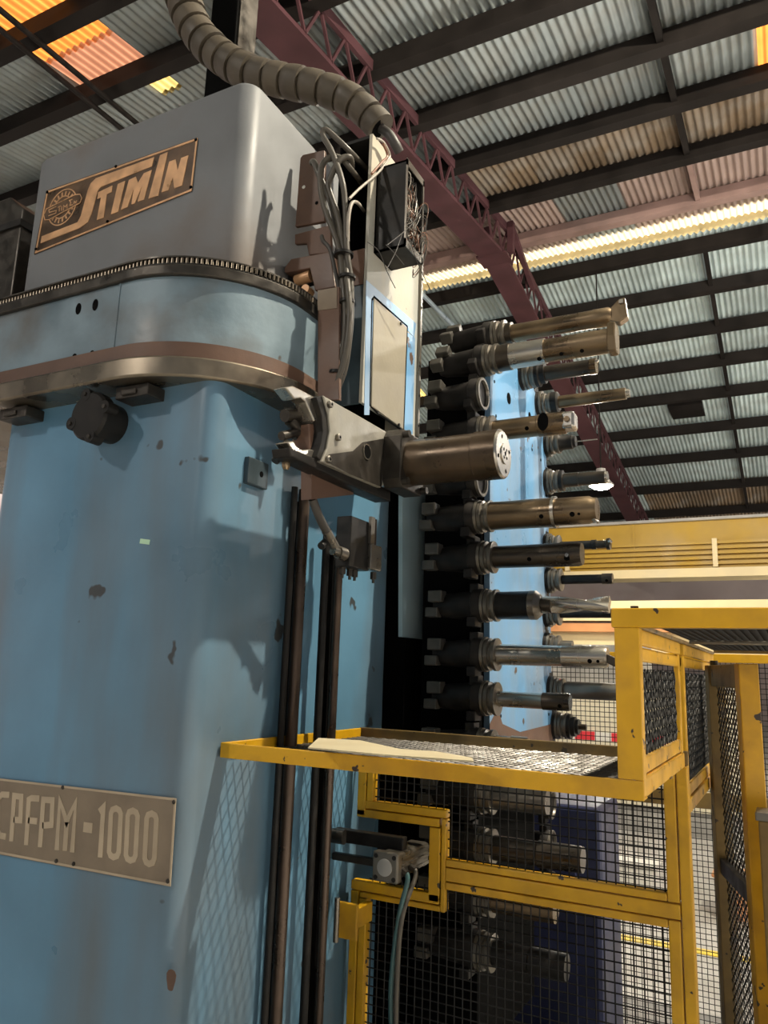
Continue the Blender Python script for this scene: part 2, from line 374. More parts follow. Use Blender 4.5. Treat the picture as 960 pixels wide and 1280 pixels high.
# crane girder at the back of the hall
g = thing('crane_girder', (-4, 18, 3.7), 'deep yellow overhead crane girder with ribs of conductor rails', 'crane')
MB().box((-20, 18.02, 3.95), (10, 18.5, 5.05)).obj('girder_web', 'crane_yellow', g)
MB().box((-20, 17.9, 5.02), (10, 18.6, 5.08)).obj('top_flange', 'far_grey', g)
MB().box((-20, 17.8, 3.76), (10, 18.6, 3.95)).obj('bottom_flange', 'crane_cream', g)
for k in range(5): MB().cbox((-5, 17.93, 4.07 + k * 0.112), (30, 0.05, 0.062)).obj('conductor_rail', 'crane_yellow', g)
for x in (-8.0, -4.5, -1.3, 2.2): MB().box((x - 0.05, 17.88, 3.98), (x + 0.05, 18.02, 4.6)).obj('rail_bracket', 'crane_cream', g)
for x in (-9.0, -3.0, 3.0): MB().box((x - 0.02, 17.995, 3.95), (x + 0.02, 18.02, 5.02)).obj('stiffener', 'crane_yellow', g)
for k in range(2):
    for x in (-19.0, 9.5): MB().box((x - 0.3, 17.9 + k * 0.05, 0), (x + 0.3, 18.5 + k * 0.05, 3.76)).obj('girder_column', 'far_grey', g) if k == 0 else None
rb = thing('runway_beam', (-3, 15, 2.9), 'cream and orange crane runway beam below the yellow girder', 'beam')
MB().box((-18, 15, 2.84), (9, 15.4, 3.0)).obj('beam_web', 'crane_cream', rb)
MB().box((-18, 14.9, 2.62), (9, 15.4, 2.78)).obj('lower_rail', 'crane_cream', rb)
MB().box((-18, 14.95, 2.42), (9, 15.4, 2.58)).obj('orange_rail', 'beam_orange', rb)
MB().box((-18, 15.1, 2.0), (9, 15.3, 2.42)).obj('back_board', 'crane_cream', rb)
MB().cyl((-18, 14.85, 2.81), (9, 14.85, 2.81), 0.04, n=8).obj('cable_pipe', 'conduit_pipe', rb)
for x in (-17.5, -8, 8.6): MB().box((x, 15.0, 0), (x + 0.3, 15.3, 2.84)).obj('beam_post', 'far_grey', rb)
# far enclosure and clutter seen through the mesh
en = thing('machine_enclosure', (-2, 9, 0), 'long cream machine enclosure with red striped border seen through back mesh', 'enclosure')
MB().box((-7, 9, 0.25), (-0.55, 10.2, 1.55)).obj('body', 'enclosure_cream', en)
MB().box((-7, 8.99, 1.47), (-2.35, 9.0, 1.55)).obj('red_band', 'red_paint', en); MB().box((-2.35, 8.99, 1.47), (-0.55, 9.0, 1.55)).obj('grey_band', 'far_grey', en)
for k in range(16): MB().box((-7 + k * 0.4, 8.985, 0.90), (-6.8 + k * 0.4 + 0.02, 9.0, 0.99)).obj('stripe', 'red_paint', en)
for k in range(16): MB().box((-6.78 + k * 0.4, 8.985, 0.90), (-6.6 + k * 0.4, 9.0, 0.99)).obj('stripe', 'white_paint', en)
MB().box((-7, 9.05, 0), (-0.6, 10.1, 0.25)).obj('plinth', 'far_grey', en)
MB().box((-5, 9.1, 1.55), (-1.5, 10, 1.95)).obj('roof_box', 'far_grey', en)
ec = thing('wall_cabinet', (1.0, 11, 0), 'white cabinet with blue panel and red stripes beyond the gate', 'cabinet')
MB().box((-0.2, 11, 0), (3.5, 11.8, 1.75)).obj('body', 'white_paint', ec)
MB().box((-0.2, 10.98, 1.15), (3.5, 11, 1.42)).obj('blue_panel', 'far_blue', ec)
for k in range(3): MB().box((0.2, 10.98, 0.1 + k * 0.25), (3.5, 11, 0.22 + k * 0.25)).obj('red_stripe', 'red_paint', ec)
sh = thing('far_machine', (0.6, 9.0, 0), 'grey rounded machine head standing beyond the gate', 'machine')
MB().lathe((0.9, 8.8, 0), (0, 0, 1), [(0, 0.4), (1.1, 0.4), (1.3, 0.32), (1.75, 0.3), (1.95, 0.15)], 20).obj('head', 'far_grey', sh, smooth=50)
for y, wd in ((5.35, 0.09), (3.75, 0.07)):
    tag(MB().box((-3.2, y, 0.001), (4, y + wd, 0.006)).obj('floor_line', 'line_yellow'), 'yellow safety line painted on floor %s' % ('behind the back mesh' if y > 5 else 'just outside the back mesh'), 'floor marking')
for k in range(3):
    x = -1.9 + k * 0.75
    o = MB().box((-0.16, -0.12, 0), (0.16, 0.12, 0.16 + 0.05 * (k % 3))).box((-0.18, -0.14, 0.16 + 0.05 * (k % 3)), (0.18, 0.14, 0.19 + 0.05 * (k % 3))).obj('parts_bin', ('far_grey', 'white_paint', 'beam_orange')[k % 3], bevel=0.01)
    o.location = (x, 6.3 + 0.25 * (k % 2), 0); tag(o, '%s lidded parts bin on floor in front of the cream enclosure' % ('grey', 'white', 'orange')[k % 3], 'bin', 'lidded parts bins on the floor')

# ------------------------------------------------------------------ high-bay lamps
def bay_lamp(loc, energy, label, rad=0.1, col=(1.0, 0.82, 0.58), group=None):
    x, y, z = loc
    t = thing('high_bay_lamp', loc, label, 'lamp', group)
    MB().lathe((x, y, z + 0.06), (0, 0, 1), [(0, 0.2), (0.02, 0.21), (0.16, 0.09), (0.3, 0.08)], 24).obj('reflector', 'far_grey', t, smooth=50)
    MB().lathe((x, y, z + 0.0), (0, 0, 1), [(0, 0.05), (0.02, 0.13), (0.06, 0.17)], 24).obj('glowing_lens', 'lamp_glow', t, smooth=50)
    zt = zn(y) if y < YR else zf(y)
    MB().cyl((x, y, z + 0.36), (x, y, zt + 0.05), 0.012, n=8).obj('hanger_rod', 'purlin', t)
    ld = bpy.data.lights.new('high_bay_light', 'POINT'); ld.energy = energy; ld.color = col; ld.shadow_soft_size = rad
    lo = bpy.data.objects.new('high_bay_light', ld); C.objects.link(lo); lo.parent = t; lo.location = (0, 0, -0.12)
bay_lamp((-2.67, 13, 4.70), 330, 'lit high-bay lamp glowing under the roof beside the purple truss', 0.1, (1.0, 0.93, 0.8))
bay_lamp((1.9, 2.75, 7.0), 2300, 'lit high-bay lamp hanging high above the yellow canopy', 0.06, (1.0, 0.90, 0.72))
bay_lamp((0.8, 8.6, 6.4), 420, 'lit high-bay lamp hanging above the cream enclosure', 0.1, (1.0, 0.94, 0.84))
bay_lamp((-4.0, -4.5, 6.0), 560, 'unseen fill lamp added high in front of the blue column', 0.2, (1.0, 0.93, 0.85))  # unseen lamp added to fill the column's front face with light
bay_lamp((5.5, 13.0, 6.2), 500, 'lit high-bay lamp hanging over the white cabinet', 0.1, (1.0, 0.95, 0.88))

# ------------------------------------------------------------------ machine column
XS, YF = -1.2, 1.39
col = thing('machine_column', (-1.6, 1.8, 0), 'tall light blue machine column with rounded corner and model plate', 'machine column')
MB().prism([(x, y, 0) for x, y in rrect(-1.98, XS, YF, 2.36, 0.05)], (0, 0, 2.32)).obj('column_shell', 'blue_paint', col, smooth=40)
def ring_band(name, off, z0, z1, m, x0=-2.95, parent=None, bevel=0.0):
    return MB().prism([(x, y, z0) for x, y in rrect(x0 - off, -1.13 + off, 1.32 - off, 2.4 + off, 0.33 + off, 20)], (0, 0, z1 - z0)).obj(name, m, parent or col, smooth=35, bevel=bevel)
band = ring_band('track_band', 0.0, 2.320, 2.565, 'band_paint')
ring_band('primer_strip', 0.004, 2.336, 2.382, 'rust_brown', parent=band)
ring_band('steel_rim', 0.028, 2.282, 2.336, 'rim_steel', parent=band, bevel=0.006)
ring_band('top_flange', 0.012, 2.560, 2.590, 'dark_steel', parent=band, bevel=0.004)
ring_band('chain_guide', 0.004, 2.590, 2.596, 'black_metal', parent=band)
ring_band('deck', -0.02, 2.560, 2.610, 'black_metal', parent=band)
ring_band('chain_top_plate', 0.006, 2.611, 2.615, 'dark_steel', parent=band)
ch = MB(); pth = []
path = [(x, y) for x, y in rrect(-2.95, -1.1265, 1.3235, 2.4, 0.3265, 40)]
acc = 0.0; P = [Vector((x, y, 0)) for x, y in path]; P.append(P[0])
for a, b_ in zip(P, P[1:]):
    L = (b_ - a).length; d = (b_ - a).normalized() if L > 0 else None
    while acc < L:
        q = a + d * acc
        if q.y < 2.1 and q.x > -2.6: ch.cyl((q.x, q.y, 2.596), (q.x, q.y, 2.611), 0.0046, n=8)
        acc += 0.0127
    acc -= L
ch.obj('roller_chain', 'rim_steel', band, smooth=50, kind='stuff')
for px, py, r in ((98, 386, .011), (119, 381, .011), (93, 446, .009), (115, 442, .009)):
    p = at(px, py, Y=1.319); MB().prism([(p.x + r * 0.9 * math.cos(a), 1.3195, p.z + r * (1.5 if py < 400 else 1) * math.sin(a)) for a in [i * math.pi / 8 for i in range(16)]], (0, -0.0012, 0)).obj('bolt_hole', 'hole_black', band)
pw = at(146, 400, Y=1.319); MB().box((pw.x - 0.0015, 1.317, 2.382), (pw.x + 0.0015, 1.321, 2.56)).obj('weld_seam', 'band_paint', band)
# rotary switch under the rim
p = at(112, 520, Y=1.31)
sw = MB().lathe((p.x, 1.395, p.z), (0, -1, 0), [(0, .052), (.05, .052), (.06, .064), (.085, .064), (.092, .058)], 28).obj('rotary_switch', 'black_metal', col, smooth=40)
for a in (-75, 15, 105, 195):
    MB().cyl((p.x + .058 * math.cos(R_(a)), 1.335, p.z + .058 * math.sin(R_(a))), (p.x + .058 * math.cos(R_(a)), 1.302, p.z + .058 * math.sin(R_(a))), 0.017, n=14).obj('lug', 'black_metal', sw, smooth=40)
    MB().cyl((p.x + .06 * math.cos(R_(a)), 1.303, p.z + .06 * math.sin(R_(a))), (p.x + .06 * math.cos(R_(a)), 1.298, p.z + .06 * math.sin(R_(a))), 0.006, n=6).obj('screw', 'dark_steel', sw)
for px, py in ((20, 512), (168, 488)):
    q = at(px, py, Y=1.34)
    q.z = 2.256
    MB().box((q.x - .055, 1.33, q.z - .012), (q.x + .055, 1.391, q.z + .02)).box((q.x - .03, 1.323, q.z - .006), (q.x + .02, 1.33, q.z + .008)).obj('guide_shoe', 'dark_steel', col, bevel=0.004)
for px, py, m in ((322, 592, 'dark_blue_grey'),):  # deep shadow under the band put into the block's dark colour
    q = at(px, py, X=-1.19)
    bk_ = MB().box((-1.201, q.y - .045, q.z - .035), (-1.185, q.y + .04, q.z + .035)).obj('side_block_shaded', m, col, bevel=.003)
    MB().lathe((-1.1855, q.y + .01, q.z), (1, 0, 0), [(0, .008), (.001, .008)], 12).obj('tapped_hole', 'hole_black', bk_)
# model plate
def pf(zx, zy, Y=1.388): return at(zx / 4.174, 960 + zy / 4.174, Y=Y)
NY = (0, -1, 0)
tl, tr, br_, bl = pf(-90, 43), pf(922, 158), pf(893, 618), pf(-90, 433)
npl = MB().prism([tl, tr, br_, bl], (0, -0.003, 0)).obj('nameplate', 'tan_plate', col, bevel=0.001, label='tan enamel plate reading CPFPM-1000')
MB().ribbon([pf(-84, 50, 1.385), pf(915, 164, 1.385), pf(887, 610, 1.385), pf(-84, 426, 1.385)], 0.005, NY, 0.0012, True).obj('plate_border', 'tan_letter', npl)
for zx, zy in ((909, 177), (877, 590), (329, 101), (295, 485), (385, 500)):
    q = pf(zx, zy, 1.385); MB().lathe(q, NY, [(0, .005), (.002, .005), (.004, .003)], 10).obj('rivet', 'dark_steel', npl, smooth=50)
def letter(parent, strokes, w_, f, Yp, m, closed=False):
    b = MB()
    for s in strokes: b.ribbon([f(x, y, Yp) for x, y in s], w_, NY, 0.0012, closed)
    return b.obj('letter', m, parent)
WL = 0.0145
L_ = [[[(50, 140), (12, 138), (-8, 158), (-12, 330), (2, 352), (32, 358)]],
      [[(60, 382), (76, 145), (113, 150), (108, 272), (72, 270)]],
      [[(138, 402), (152, 165), (166, 157), (207, 160)], [(148, 272), (195, 278)]],
      [[(210, 413), (228, 165), (276, 168), (270, 296), (222, 300)]],
      [[(298, 428), (314, 172), (350, 282), (396, 182), (378, 440)], [(350, 282), (340, 432)]],
      [[(437, 307), (483, 314)]], [[(524, 466), (541, 205), (520, 228)]]]
for st in L_: letter(npl, st, WL if st is not L_[5] else 0.022, pf, 1.385, 'tan_letter')
for cx, y0, y1 in ((602, 210, 465), (690, 222, 482), (788, 237, 500)):
    pts = [(cx - 21, y0 + 28), (cx - 14, y0 + 8), (cx + 6, y0), (cx + 23, y0 + 10), (cx + 30, y0 + 30), (cx + 19, y1 - 28), (cx + 11, y1 - 7), (cx - 8, y1), (cx - 24, y1 - 10), (cx - 31, y1 - 30)]
    letter(npl, [pts], 0.0135, pf, 1.385, 'tan_letter', True)
q = at(181, 677, Y=YF - .001)
MB().box((q.x - .016, YF - .0015, q.z - .006), (q.x + .016, YF - .0002, q.z + .006), Matrix.Translation(q) @ Matrix.Rotation(R_(8), 4, 'Y') @ Matrix.Translation(-q)).obj('tape_scrap', 'tape_green', col, label='small pale green scrap of tape')
q = at(214, 1225, Y=YF)
MB().prism([(q.x + .012 * math.cos(a) * (1 + .2 * math.sin(3 * a)), YF - .0002, q.z + .024 * math.sin(a) * (1 + .15 * math.cos(2 * a))) for a in [i * math.pi / 7 for i in range(14)]], (0, -0.0008, 0)).obj('rust_chip', 'rust_brown', col)
# vertical rods and guide rails on the column side
def yside(px, py, X): return at(px, py, X=X).y
def vrod(px0, w_, X, r, z0, z1, m, name, square=False):
    y = yside(px0, 760, X)
    b = MB()
    if square: b.box((X - r, y - w_ / 2, z0), (X + r, y + w_ / 2, z1))
    else: b.cyl((X, y, z0), (X, y, z1), r, n=14)
    return b.obj(name, m, col, smooth=None if square else 40)
vrod(371, 0.05, -1.196, 0.004, 0, 2.05, 'black_metal', 'rail_backing', True)
vrod(360, 0, -1.178, 0.009, 0, 2.08, 'black_metal', 'guide_rod')
vrod(373, 0, -1.170, 0.016, 0, 2.08, 'rod_brown', 'guide_rod')
vrod(411, 0.06, -1.192, 0.008, 0, 1.98, 'hole_black', 'guide_rail', True)
vrod(421, 0, -1.160, 0.013, 0, 1.98, 'rod_brown', 'guide_rod')
vrod(404, 0, -1.160, 0.011, 0, 1.98, 'black_metal', 'guide_rod')

# ------------------------------------------------------------------ motor housing with maker's plate
HY, HX = 1.5, -1.258
hs = thing('motor_housing', (-1.7, 1.7, 2.617), 'grey blue sheet metal housing with copper maker plate on column top', 'housing')
z0, z1 = 2.617, 3.245
b = MB(); n = 10
def ringpts(off, z): return [(x, y, z) for x, y in rrect(-2.16 + off, HX - off, HY + off, 2.25 - off, 0.05, n)]
rg = [(0, z0), (0, z1 - 0.02), (0.006, z1 - 0.006), (0.02, z1)]
pts = [ringpts(o, z) for o, z in rg]; m_ = len(pts[0])
for i, p_ in enumerate(pts): b.v += [Vector(q) for q in p_]
for i in range(len(pts) - 1):
    for k in range(m_): b.f.append((i*m_+k, i*m_+(k+1) % m_, (i+1)*m_+(k+1) % m_, (i+1)*m_+k))
b.f.append(tuple(range((len(pts)-1)*m_, len(pts)*m_)))
b.obj('shell', 'housing_paint', hs, smooth=40)
def ph(zx, zy, Y=HY): return at(40 + zx / 4.364, 160 + zy / 4.364, Y=Y)
mp = MB().prism([ph(82, 345), ph(905, 55), ph(872, 345), ph(14, 690)], (0, -0.003, 0)).obj('nameplate', 'copper_plate', hs, label='dark copper plate reading STIMIN')
MB().ribbon([ph(85, 350, HY-.003), ph(900, 62, HY-.003), ph(868, 340, HY-.003), ph(22, 680, HY-.003)], 0.006, NY, 0.0015, True).obj('plate_border', 'copper_letter', mp)
for zx, zy in ((86, 352), (460, 212), (896, 66), (868, 325), (414, 512), (24, 662)):
    MB().lathe(ph(zx, zy, HY - .003), NY, [(0, .005), (.003, .005), (.005, .003)], 10).obj('rivet', 'hole_black', mp, smooth=50)
polys = [[(668, 160), (350, 275), (322, 303), (306, 340), (268, 480), (250, 515), (55, 592), (48, 630), (265, 545), (305, 515), (326, 470), (360, 345), (378, 322), (655, 210)],
    [(362, 352), (440, 315), (436, 350), (410, 362), (392, 490), (355, 503), (378, 380), (358, 388)],
    [(470, 307), (510, 289), (471, 458), (432, 472)],
    [(530, 285), (568, 266), (580, 300), (612, 248), (655, 230), (612, 392), (578, 403), (602, 318), (562, 412), (544, 418), (556, 335), (522, 432), (487, 447)],
    [(700, 150), (742, 132), (690, 370), (637, 386)],
    [(750, 185), (785, 172), (796, 232), (815, 165), (855, 150), (820, 315), (778, 330), (770, 272), (745, 340), (708, 352)]]
for pl in polys: MB().prism([ph(x, y, HY - .003) for x, y in pl], (0, -0.0015, 0)).obj('letter', 'copper_letter', mp)
def pe(x, y, Y=HY - .003): return at(50 + x / 16, 220 + y / 16, Y=Y)
ec_, er = pe(450, 625), abs(pe(450, 290).z - pe(450, 960).z) / 2
for rr_, wd in ((er, .004), (er * .62, .004)):
    MB().ribbon([(ec_.x + rr_ * math.cos(a), HY - .003, ec_.z + rr_ * math.sin(a)) for a in [i * math.pi / 16 for i in range(32)]], wd, NY, 0.0012, True).obj('emblem_ring', 'copper_letter', mp)
for k in range(18):
    a = k * math.pi / 9; c_, s_ = math.cos(a), math.sin(a)
    MB().ribbon([(ec_.x + er * .66 * c_, HY - .003, ec_.z + er * .66 * s_), (ec_.x + er * .88 * c_, HY - .003, ec_.z + er * .88 * s_)], .006, NY, 0.0012).obj('gear_tooth', 'copper_letter', mp)
cap = [(100, 880), (75, 780), (130, 660), (700, 375), (800, 365), (840, 440), (800, 540), (180, 875)]
MB().prism([pe(x, y, HY - .0035) for x, y in cap], (0, -.0015, 0)).obj('emblem_band', 'copper_plate', mp)
MB().ribbon([pe(x, y, HY - .005) for x, y in cap], .003, NY, .001, True).obj('emblem_band_edge', 'copper_letter', mp)
em = [[(330, 610), (180, 680), (190, 730), (330, 690), (320, 740), (170, 800)], [(360, 630), (420, 600)], [(392, 615), (388, 710)], [(440, 605), (432, 695)],
      [(470, 690), (478, 590), (505, 620), (545, 570), (545, 650)], [(650, 470), (590, 490), (620, 530), (600, 590), (660, 575)], [(680, 560), (690, 510), (720, 540), (735, 490)]]
for s in em: MB().ribbon([pe(x, y, HY - .005) for x, y in s], .003, NY, .001).obj('letter', 'copper_letter', mp)
# post standing on the housing that carries the conduit
pst = thing('support_post', (-1.56, 1.95, z1), 'rusty square post with dark bracket on top of the grey housing', 'post')
a_ = at(245, 95, Y=1.90)
MB().box((a_.x, 1.90, z1), (a_.x + .10, 1.98, 3.47)).obj('foot', 'rust_brown', pst, bevel=0.003)
a2 = at(262, 40, Y=1.94)
MB().box((a2.x, 1.94, 3.47), (a2.x + .13, 2.06, 4.5)).obj('mast', 'hole_black', pst, bevel=0.004)
MB().box((a2.x + .13, 1.95, 3.47), (a2.x + .138, 2.05, 4.5)).obj('mast_edge', 'dark_steel', pst)
dc = thing('gearbox', (-2.5, 1.7, 2.617), 'dark brown box on the column top left of the grey housing', 'gearbox')
MB().prism([(-2.75, 1.6, 2.617), (-2.335, 1.6, 2.617), (-2.335, 1.6, 3.17), (-2.42, 1.6, 3.24), (-2.75, 1.6, 3.24)], (0, 0.5, 0)).obj('body', 'dark_steel', dc, bevel=0.006)
MB().box((-2.76, 1.59, 3.10), (-2.328, 2.11, 3.125)).obj('lid_seam', 'black_metal', dc)

# ------------------------------------------------------------------ tall electrical enclosure
EX, EY0, EY1 = -1.0, 1.755, 2.105
en = thing('electrical_enclosure', (-1.1, 1.93, 2.1), 'tall narrow cream and blue enclosure with bolted cover plate on column side', 'enclosure')
sh_ = MB()
sh_.box((-1.01, EY0, 2.315), (EX, EY1, 3.15)).box((-1.112, EY1 - .01, 2.315), (-1.01, EY1, 3.15))
MB().box((-1.112, EY0, 3.138), (-1.01, EY1 - .01, 3.148)).obj('top_plate', 'black_metal', en)
sh_.obj('side_panel', 'cream_paint', en)
MB().box((-1.112, EY0 + .002, 2.315), (-1.106, EY1 - .01, 3.138)).box((-1.106, EY0 + .14, 2.74), (-1.01, EY0 + .15, 3.138)).obj('inner_panel', 'hole_black', en)
MB().box((-1.106, EY0 + .003, 2.315), (-1.011, EY0 + .012, 2.74)).obj('front_panel', 'dark_blue_grey', en)
MB().box((-1.12, EY0 - .001, 2.67), (-1.012, EY0 + .004, 2.78)).obj('brown_patch', 'rust_brown', en)
MB().box((EX - .001, EY1 - .008, 2.315), (EX + .01, EY1 + .004, 3.0)).obj('edge_strip', 'grey_steel', en)
def pc(zx, zy, X=EX): return at(320 + zx / 3.2, 150 + zy / 3.2, X=X)
cvp = MB().prism([pc(468, 712), pc(600, 830), pc(585, 1238), pc(485, 1165), pc(458, 1145)], (0.004, 0, 0)).obj('cover_plate', 'cover_cream', en, bevel=0.002)
MB().ribbon([pc(472, 708), pc(604, 826), pc(588, 1245), pc(484, 1172), pc(454, 1140), pc(462, 720)], .006, (1, 0, 0), .0015, True).obj('cover_gasket', 'hole_black', en)
for zx, zy in ((578, 815), (570, 1220), (485, 1170)):
    MB().lathe(pc(zx, zy, EX + .004), (1, 0, 0), [(0, .005), (.004, .005)], 8).obj('screw', 'black_metal', cvp)
MB().prism([pc(440, 640), pc(640, 815), pc(632, 870), pc(470, 700), pc(452, 1180), pc(432, 1180)], (0.0012, 0, 0)).obj('blue_border', 'plate_blue', en)
MB().prism([pc(606, 850), pc(636, 872), pc(625, 1270), pc(592, 1245)], (0.0012, 0, 0)).obj('blue_border', 'plate_blue', en)
for k in range(7): MB().lathe((EX + .01, EY1 - .002, 2.35 + k * .1), (1, 0, 0), [(0, .004), (.002, .004)], 8).obj('screw', 'black_metal', en)
# brown mounting plates left of the enclosure
def pm(zx, zy, Y=1.72): return at(320 + zx / 4.744, 150 + zy / 4.744, Y=Y)
bk = thing('mounting_bracket', (-1.25, 1.76, 2.5), 'brown primed plates bracketing the enclosure to the column', 'bracket')
MB().prism([pm(278, 205), pm(405, 178), pm(405, 600), pm(232, 632), pm(262, 225)], (0, .012, 0)).obj('upper_plate', 'rust_brown', bk, bevel=.002)
for zx, zy, m in ((283, 398, 'white_paint'), (360, 492, 'hole_black')): MB().lathe(pm(zx, zy, 1.7195), NY, [(0, .0055), (.001, .0055)], 12).obj('hole', m, bk)
MB().prism([pm(230, 678), pm(440, 622), pm(445, 785), pm(312, 800), pm(300, 730), pm(230, 735)], (0, .012, 0)).obj('middle_plate', 'rust_brown', bk, bevel=.002)
MB().prism([pm(165, 880, 1.69), pm(208, 822, 1.69), pm(440, 780, 1.69), pm(470, 990, 1.69), pm(350, 1012, 1.69), pm(318, 880, 1.69), pm(170, 905, 1.69)], (0, .04, 0)).obj('hook_plate', 'rust_brown', bk, bevel=.003)
q = pm(240, 955, 1.71); MB().cyl(q, q + Vector((.05, 0, .005)), .017, n=16).obj('cam_roller', 'copper_letter', bk, smooth=40)
q = pm(300, 1010, 1.71); MB().cyl(q + Vector((0, -.01, 0)), q + Vector((0, .02, 0)), .014, n=16).obj('cam_roller', 'copper_letter', bk, smooth=40)
MB().cbox(pm(275, 920, 1.75), (.07, .05, .06)).obj('roller_block', 'black_metal', bk, bevel=.004)
MB().prism([at(x, y, Y=1.655) for x, y in ((397, 363), (424, 358), (424, 500), (397, 500))], (0, .012, 0)).obj('lower_plate', 'rust_brown', bk, bevel=.002)
MB().prism([at(x, y, Y=1.653) for x, y in ((397, 363), (421, 359), (421, 385), (397, 388))], (0, .002, 0)).obj('grey_patch', 'tan_plate', bk)
# loose cable loom
lm = thing('cable_loom', (-1.1, 1.71, 2.4), 'bundle of thick grey cables looping out of the open enclosure top', 'cable')
def pk(l, Y0=1.68): return [pm(x, y, Y0 + dy) for x, y, dy in l]
loops = [[(655, 290, .16), (560, 190, .02), (440, 75, -.02), (405, 60, -.03), (400, 100, -.03), (450, 190, -.03), (510, 360, -.03), (530, 520, -.02), (540, 780, -.02), (560, 930, -.01), (565, 1100, -.01), (555, 1280, -.01), (520, 1500, 0), (440, 1680, .01)],
    [(640, 390, .16), (560, 290, .02), (500, 225, -.01), (430, 225, -.03), (385, 290, -.04), (385, 420, -.04), (420, 560, -.03), (470, 690, -.02), (500, 800, -.02), (515, 950, -.02), (530, 1120, -.02), (525, 1300, -.02), (490, 1480, -.01), (420, 1660, 0)],
    [(570, 280, .06), (560, 225, 0), (520, 222, -.02), (480, 260, -.03), (440, 350, -.03), (430, 400, -.03), (470, 520, -.02), (500, 640, -.02), (525, 800, -.01), (545, 1000, -.03), (555, 1150, -.03), (540, 1330, -.03), (500, 1500, -.02), (430, 1660, -.01)],
    [(330, 255, -.01), (345, 250, -.02), (375, 330, -.02), (430, 450, 0), (470, 600, 0), (490, 720, 0), (505, 900, 0), (510, 1100, 0), (505, 1300, 0), (470, 1500, .01)],
    [(390, 690, .0), (400, 720, -.02), (440, 770, -.02), (470, 900, -.01), (500, 1050, 0), (515, 1250, -.01), (480, 1480, 0)]]
for k, l in enumerate(loops): MB().tube(cr(pk(l), 6), .0085 if k < 4 else .006, 10).obj('cable', 'cable_grey' if k < 4 else 'cable_dark', lm, smooth=60)
MB().tube(cr(pk([(640, 540, .15), (600, 490, .02), (565, 500, -.02), (548, 600, -.03), (545, 720, -.02)]), 6), .005, 8).obj('cable', 'wire_white', lm, smooth=60)
for zx, zy, w_ in ((520, 800, .05), (540, 935, .042), (540, 1078, .038)):
    q = pm(zx, zy, 1.665)
    MB().lathe((q.x, q.y, q.z - .004), (0, 0, 1), [(0, w_ * .55), (.008, w_ * .55)], 14).obj('cable_tie', 'black_metal', lm, smooth=40)
for zx, zy in ((535, 1540),):
    q = pm(480, 1500, 1.67); MB().lathe((q.x, q.y, q.z - .004), (0.1, 0, 1), [(0, .022), (.008, .022)], 14).obj('cable_tie', 'black_metal', lm, smooth=40)
# black terminal box on the enclosure side
TX = -0.90
tb = thing('terminal_box', (-.95, 1.95, 2.85), 'black open terminal box stuffed with loose thin wires', 'junction box')
def pt(zx, zy, X=TX): return at(440 + zx / 6.09, 150 + zy / 6.09, X=X)
ty0, ty1 = pt(410, 600).y, pt(535, 700).y
tz0, tz1 = pt(395, 900).z - .02, pt(420, 300).z
wl = MB()
wl.box((EX + .001, ty0, tz0), (TX, ty0 + .006, tz1)).box((EX + .001, ty1 - .006, tz0), (TX, ty1, tz1)).box((EX + .001, ty0, tz0), (TX, ty1, tz0 + .006)).box((EX + .001, ty0, tz1 - .006), (TX, ty1, tz1)).box((EX + .001, ty0, tz0), (EX + .006, ty1, tz1))
wl.obj('box_shell', 'black_metal', tb)
for z in (tz0 + .0, tz1 - .02): MB().box((TX, ty0 - .004, z), (TX + .003, ty1 + .004, z + .022)).obj('flange', 'grey_steel', tb)
MB().box((TX, ty0 - .004, tz0), (TX + .003, ty0 + .004, tz1)).obj('flange', 'grey_steel', tb)
MB().box((TX, ty1 - .004, tz0), (TX + .003, ty1 + .004, tz1)).obj('flange', 'grey_steel', tb)
for k in range(2):
    MB().box((EX + .006, ty0 + .02 + k * .05, tz0 + .05), (EX + .03, ty0 + .04 + k * .05, tz1 - .05)).obj('terminal_strip', 'dark_steel', tb)
for k in range(60):
    a = Vector((EX + .02 + random.random() * .03, random.uniform(ty0 + .015, ty1 - .01), random.uniform(tz0 + .06, tz1 - .04)))
    l = [a]
    for j in range(5): l.append(Vector((random.uniform(EX + .05, TX + .004), min(ty1 - .01, max(ty0 + .012, l[-1].y + random.uniform(-.03, .03))), min(tz1 - .03, max(tz0 + .03, l[-1].z + random.uniform(-.09, .07))))))
    MB().tube(cr(l, 4), .0014, 5).obj('wire', ('wire_white', 'cable_dark', 'cable_grey', 'wire_brown')[k % 4], tb)
for k in range(9):
    c0 = Vector((TX - .01, ty1 - .01, random.uniform(tz0 + .05, tz1 - .08))); rr_ = random.uniform(.02, .045)
    l = [c0 + Vector((.02 * math.sin(t), rr_ * (1 - math.cos(t)) * .6, rr_ * math.sin(t) - .01 * t)) for t in [i * .7 for i in range(9)]]
    MB().tube(cr(l, 3), .0014, 5).obj('wire', ('wire_brown', 'cable_dark', 'cable_grey')[k % 3], tb)
for l in ([(120, 930), (205, 1000), (265, 1150), (330, 1280)], [(260, 950), (330, 1020), (395, 1100)], [(540, 640), (460, 790), (270, 950)], [(450, 940), (500, 1090), (600, 1300)], [(380, 870), (330, 1010), (260, 1140)]):
    MB().tube(cr([pt(x, y, TX + .006) for x, y in l], 4), .0012, 5).obj('wire', 'cable_dark', tb)
for l in ([(-20, 600, 0), (60, 520, 0), (200, 400, 0), (275, 300, 0), (285, 260, 0), (240, 170, 0), (190, 140, 0)], [(150, 410, 0), (230, 320, 0), (270, 270, 0), (235, 180, 0)]):
    MB().tube(cr([pt(x, y, EX + .02) for x, y, _ in l], 5), .0038, 7).obj('wire', 'wire_white' if len(l) > 4 else 'wire_brown', tb, smooth=60)
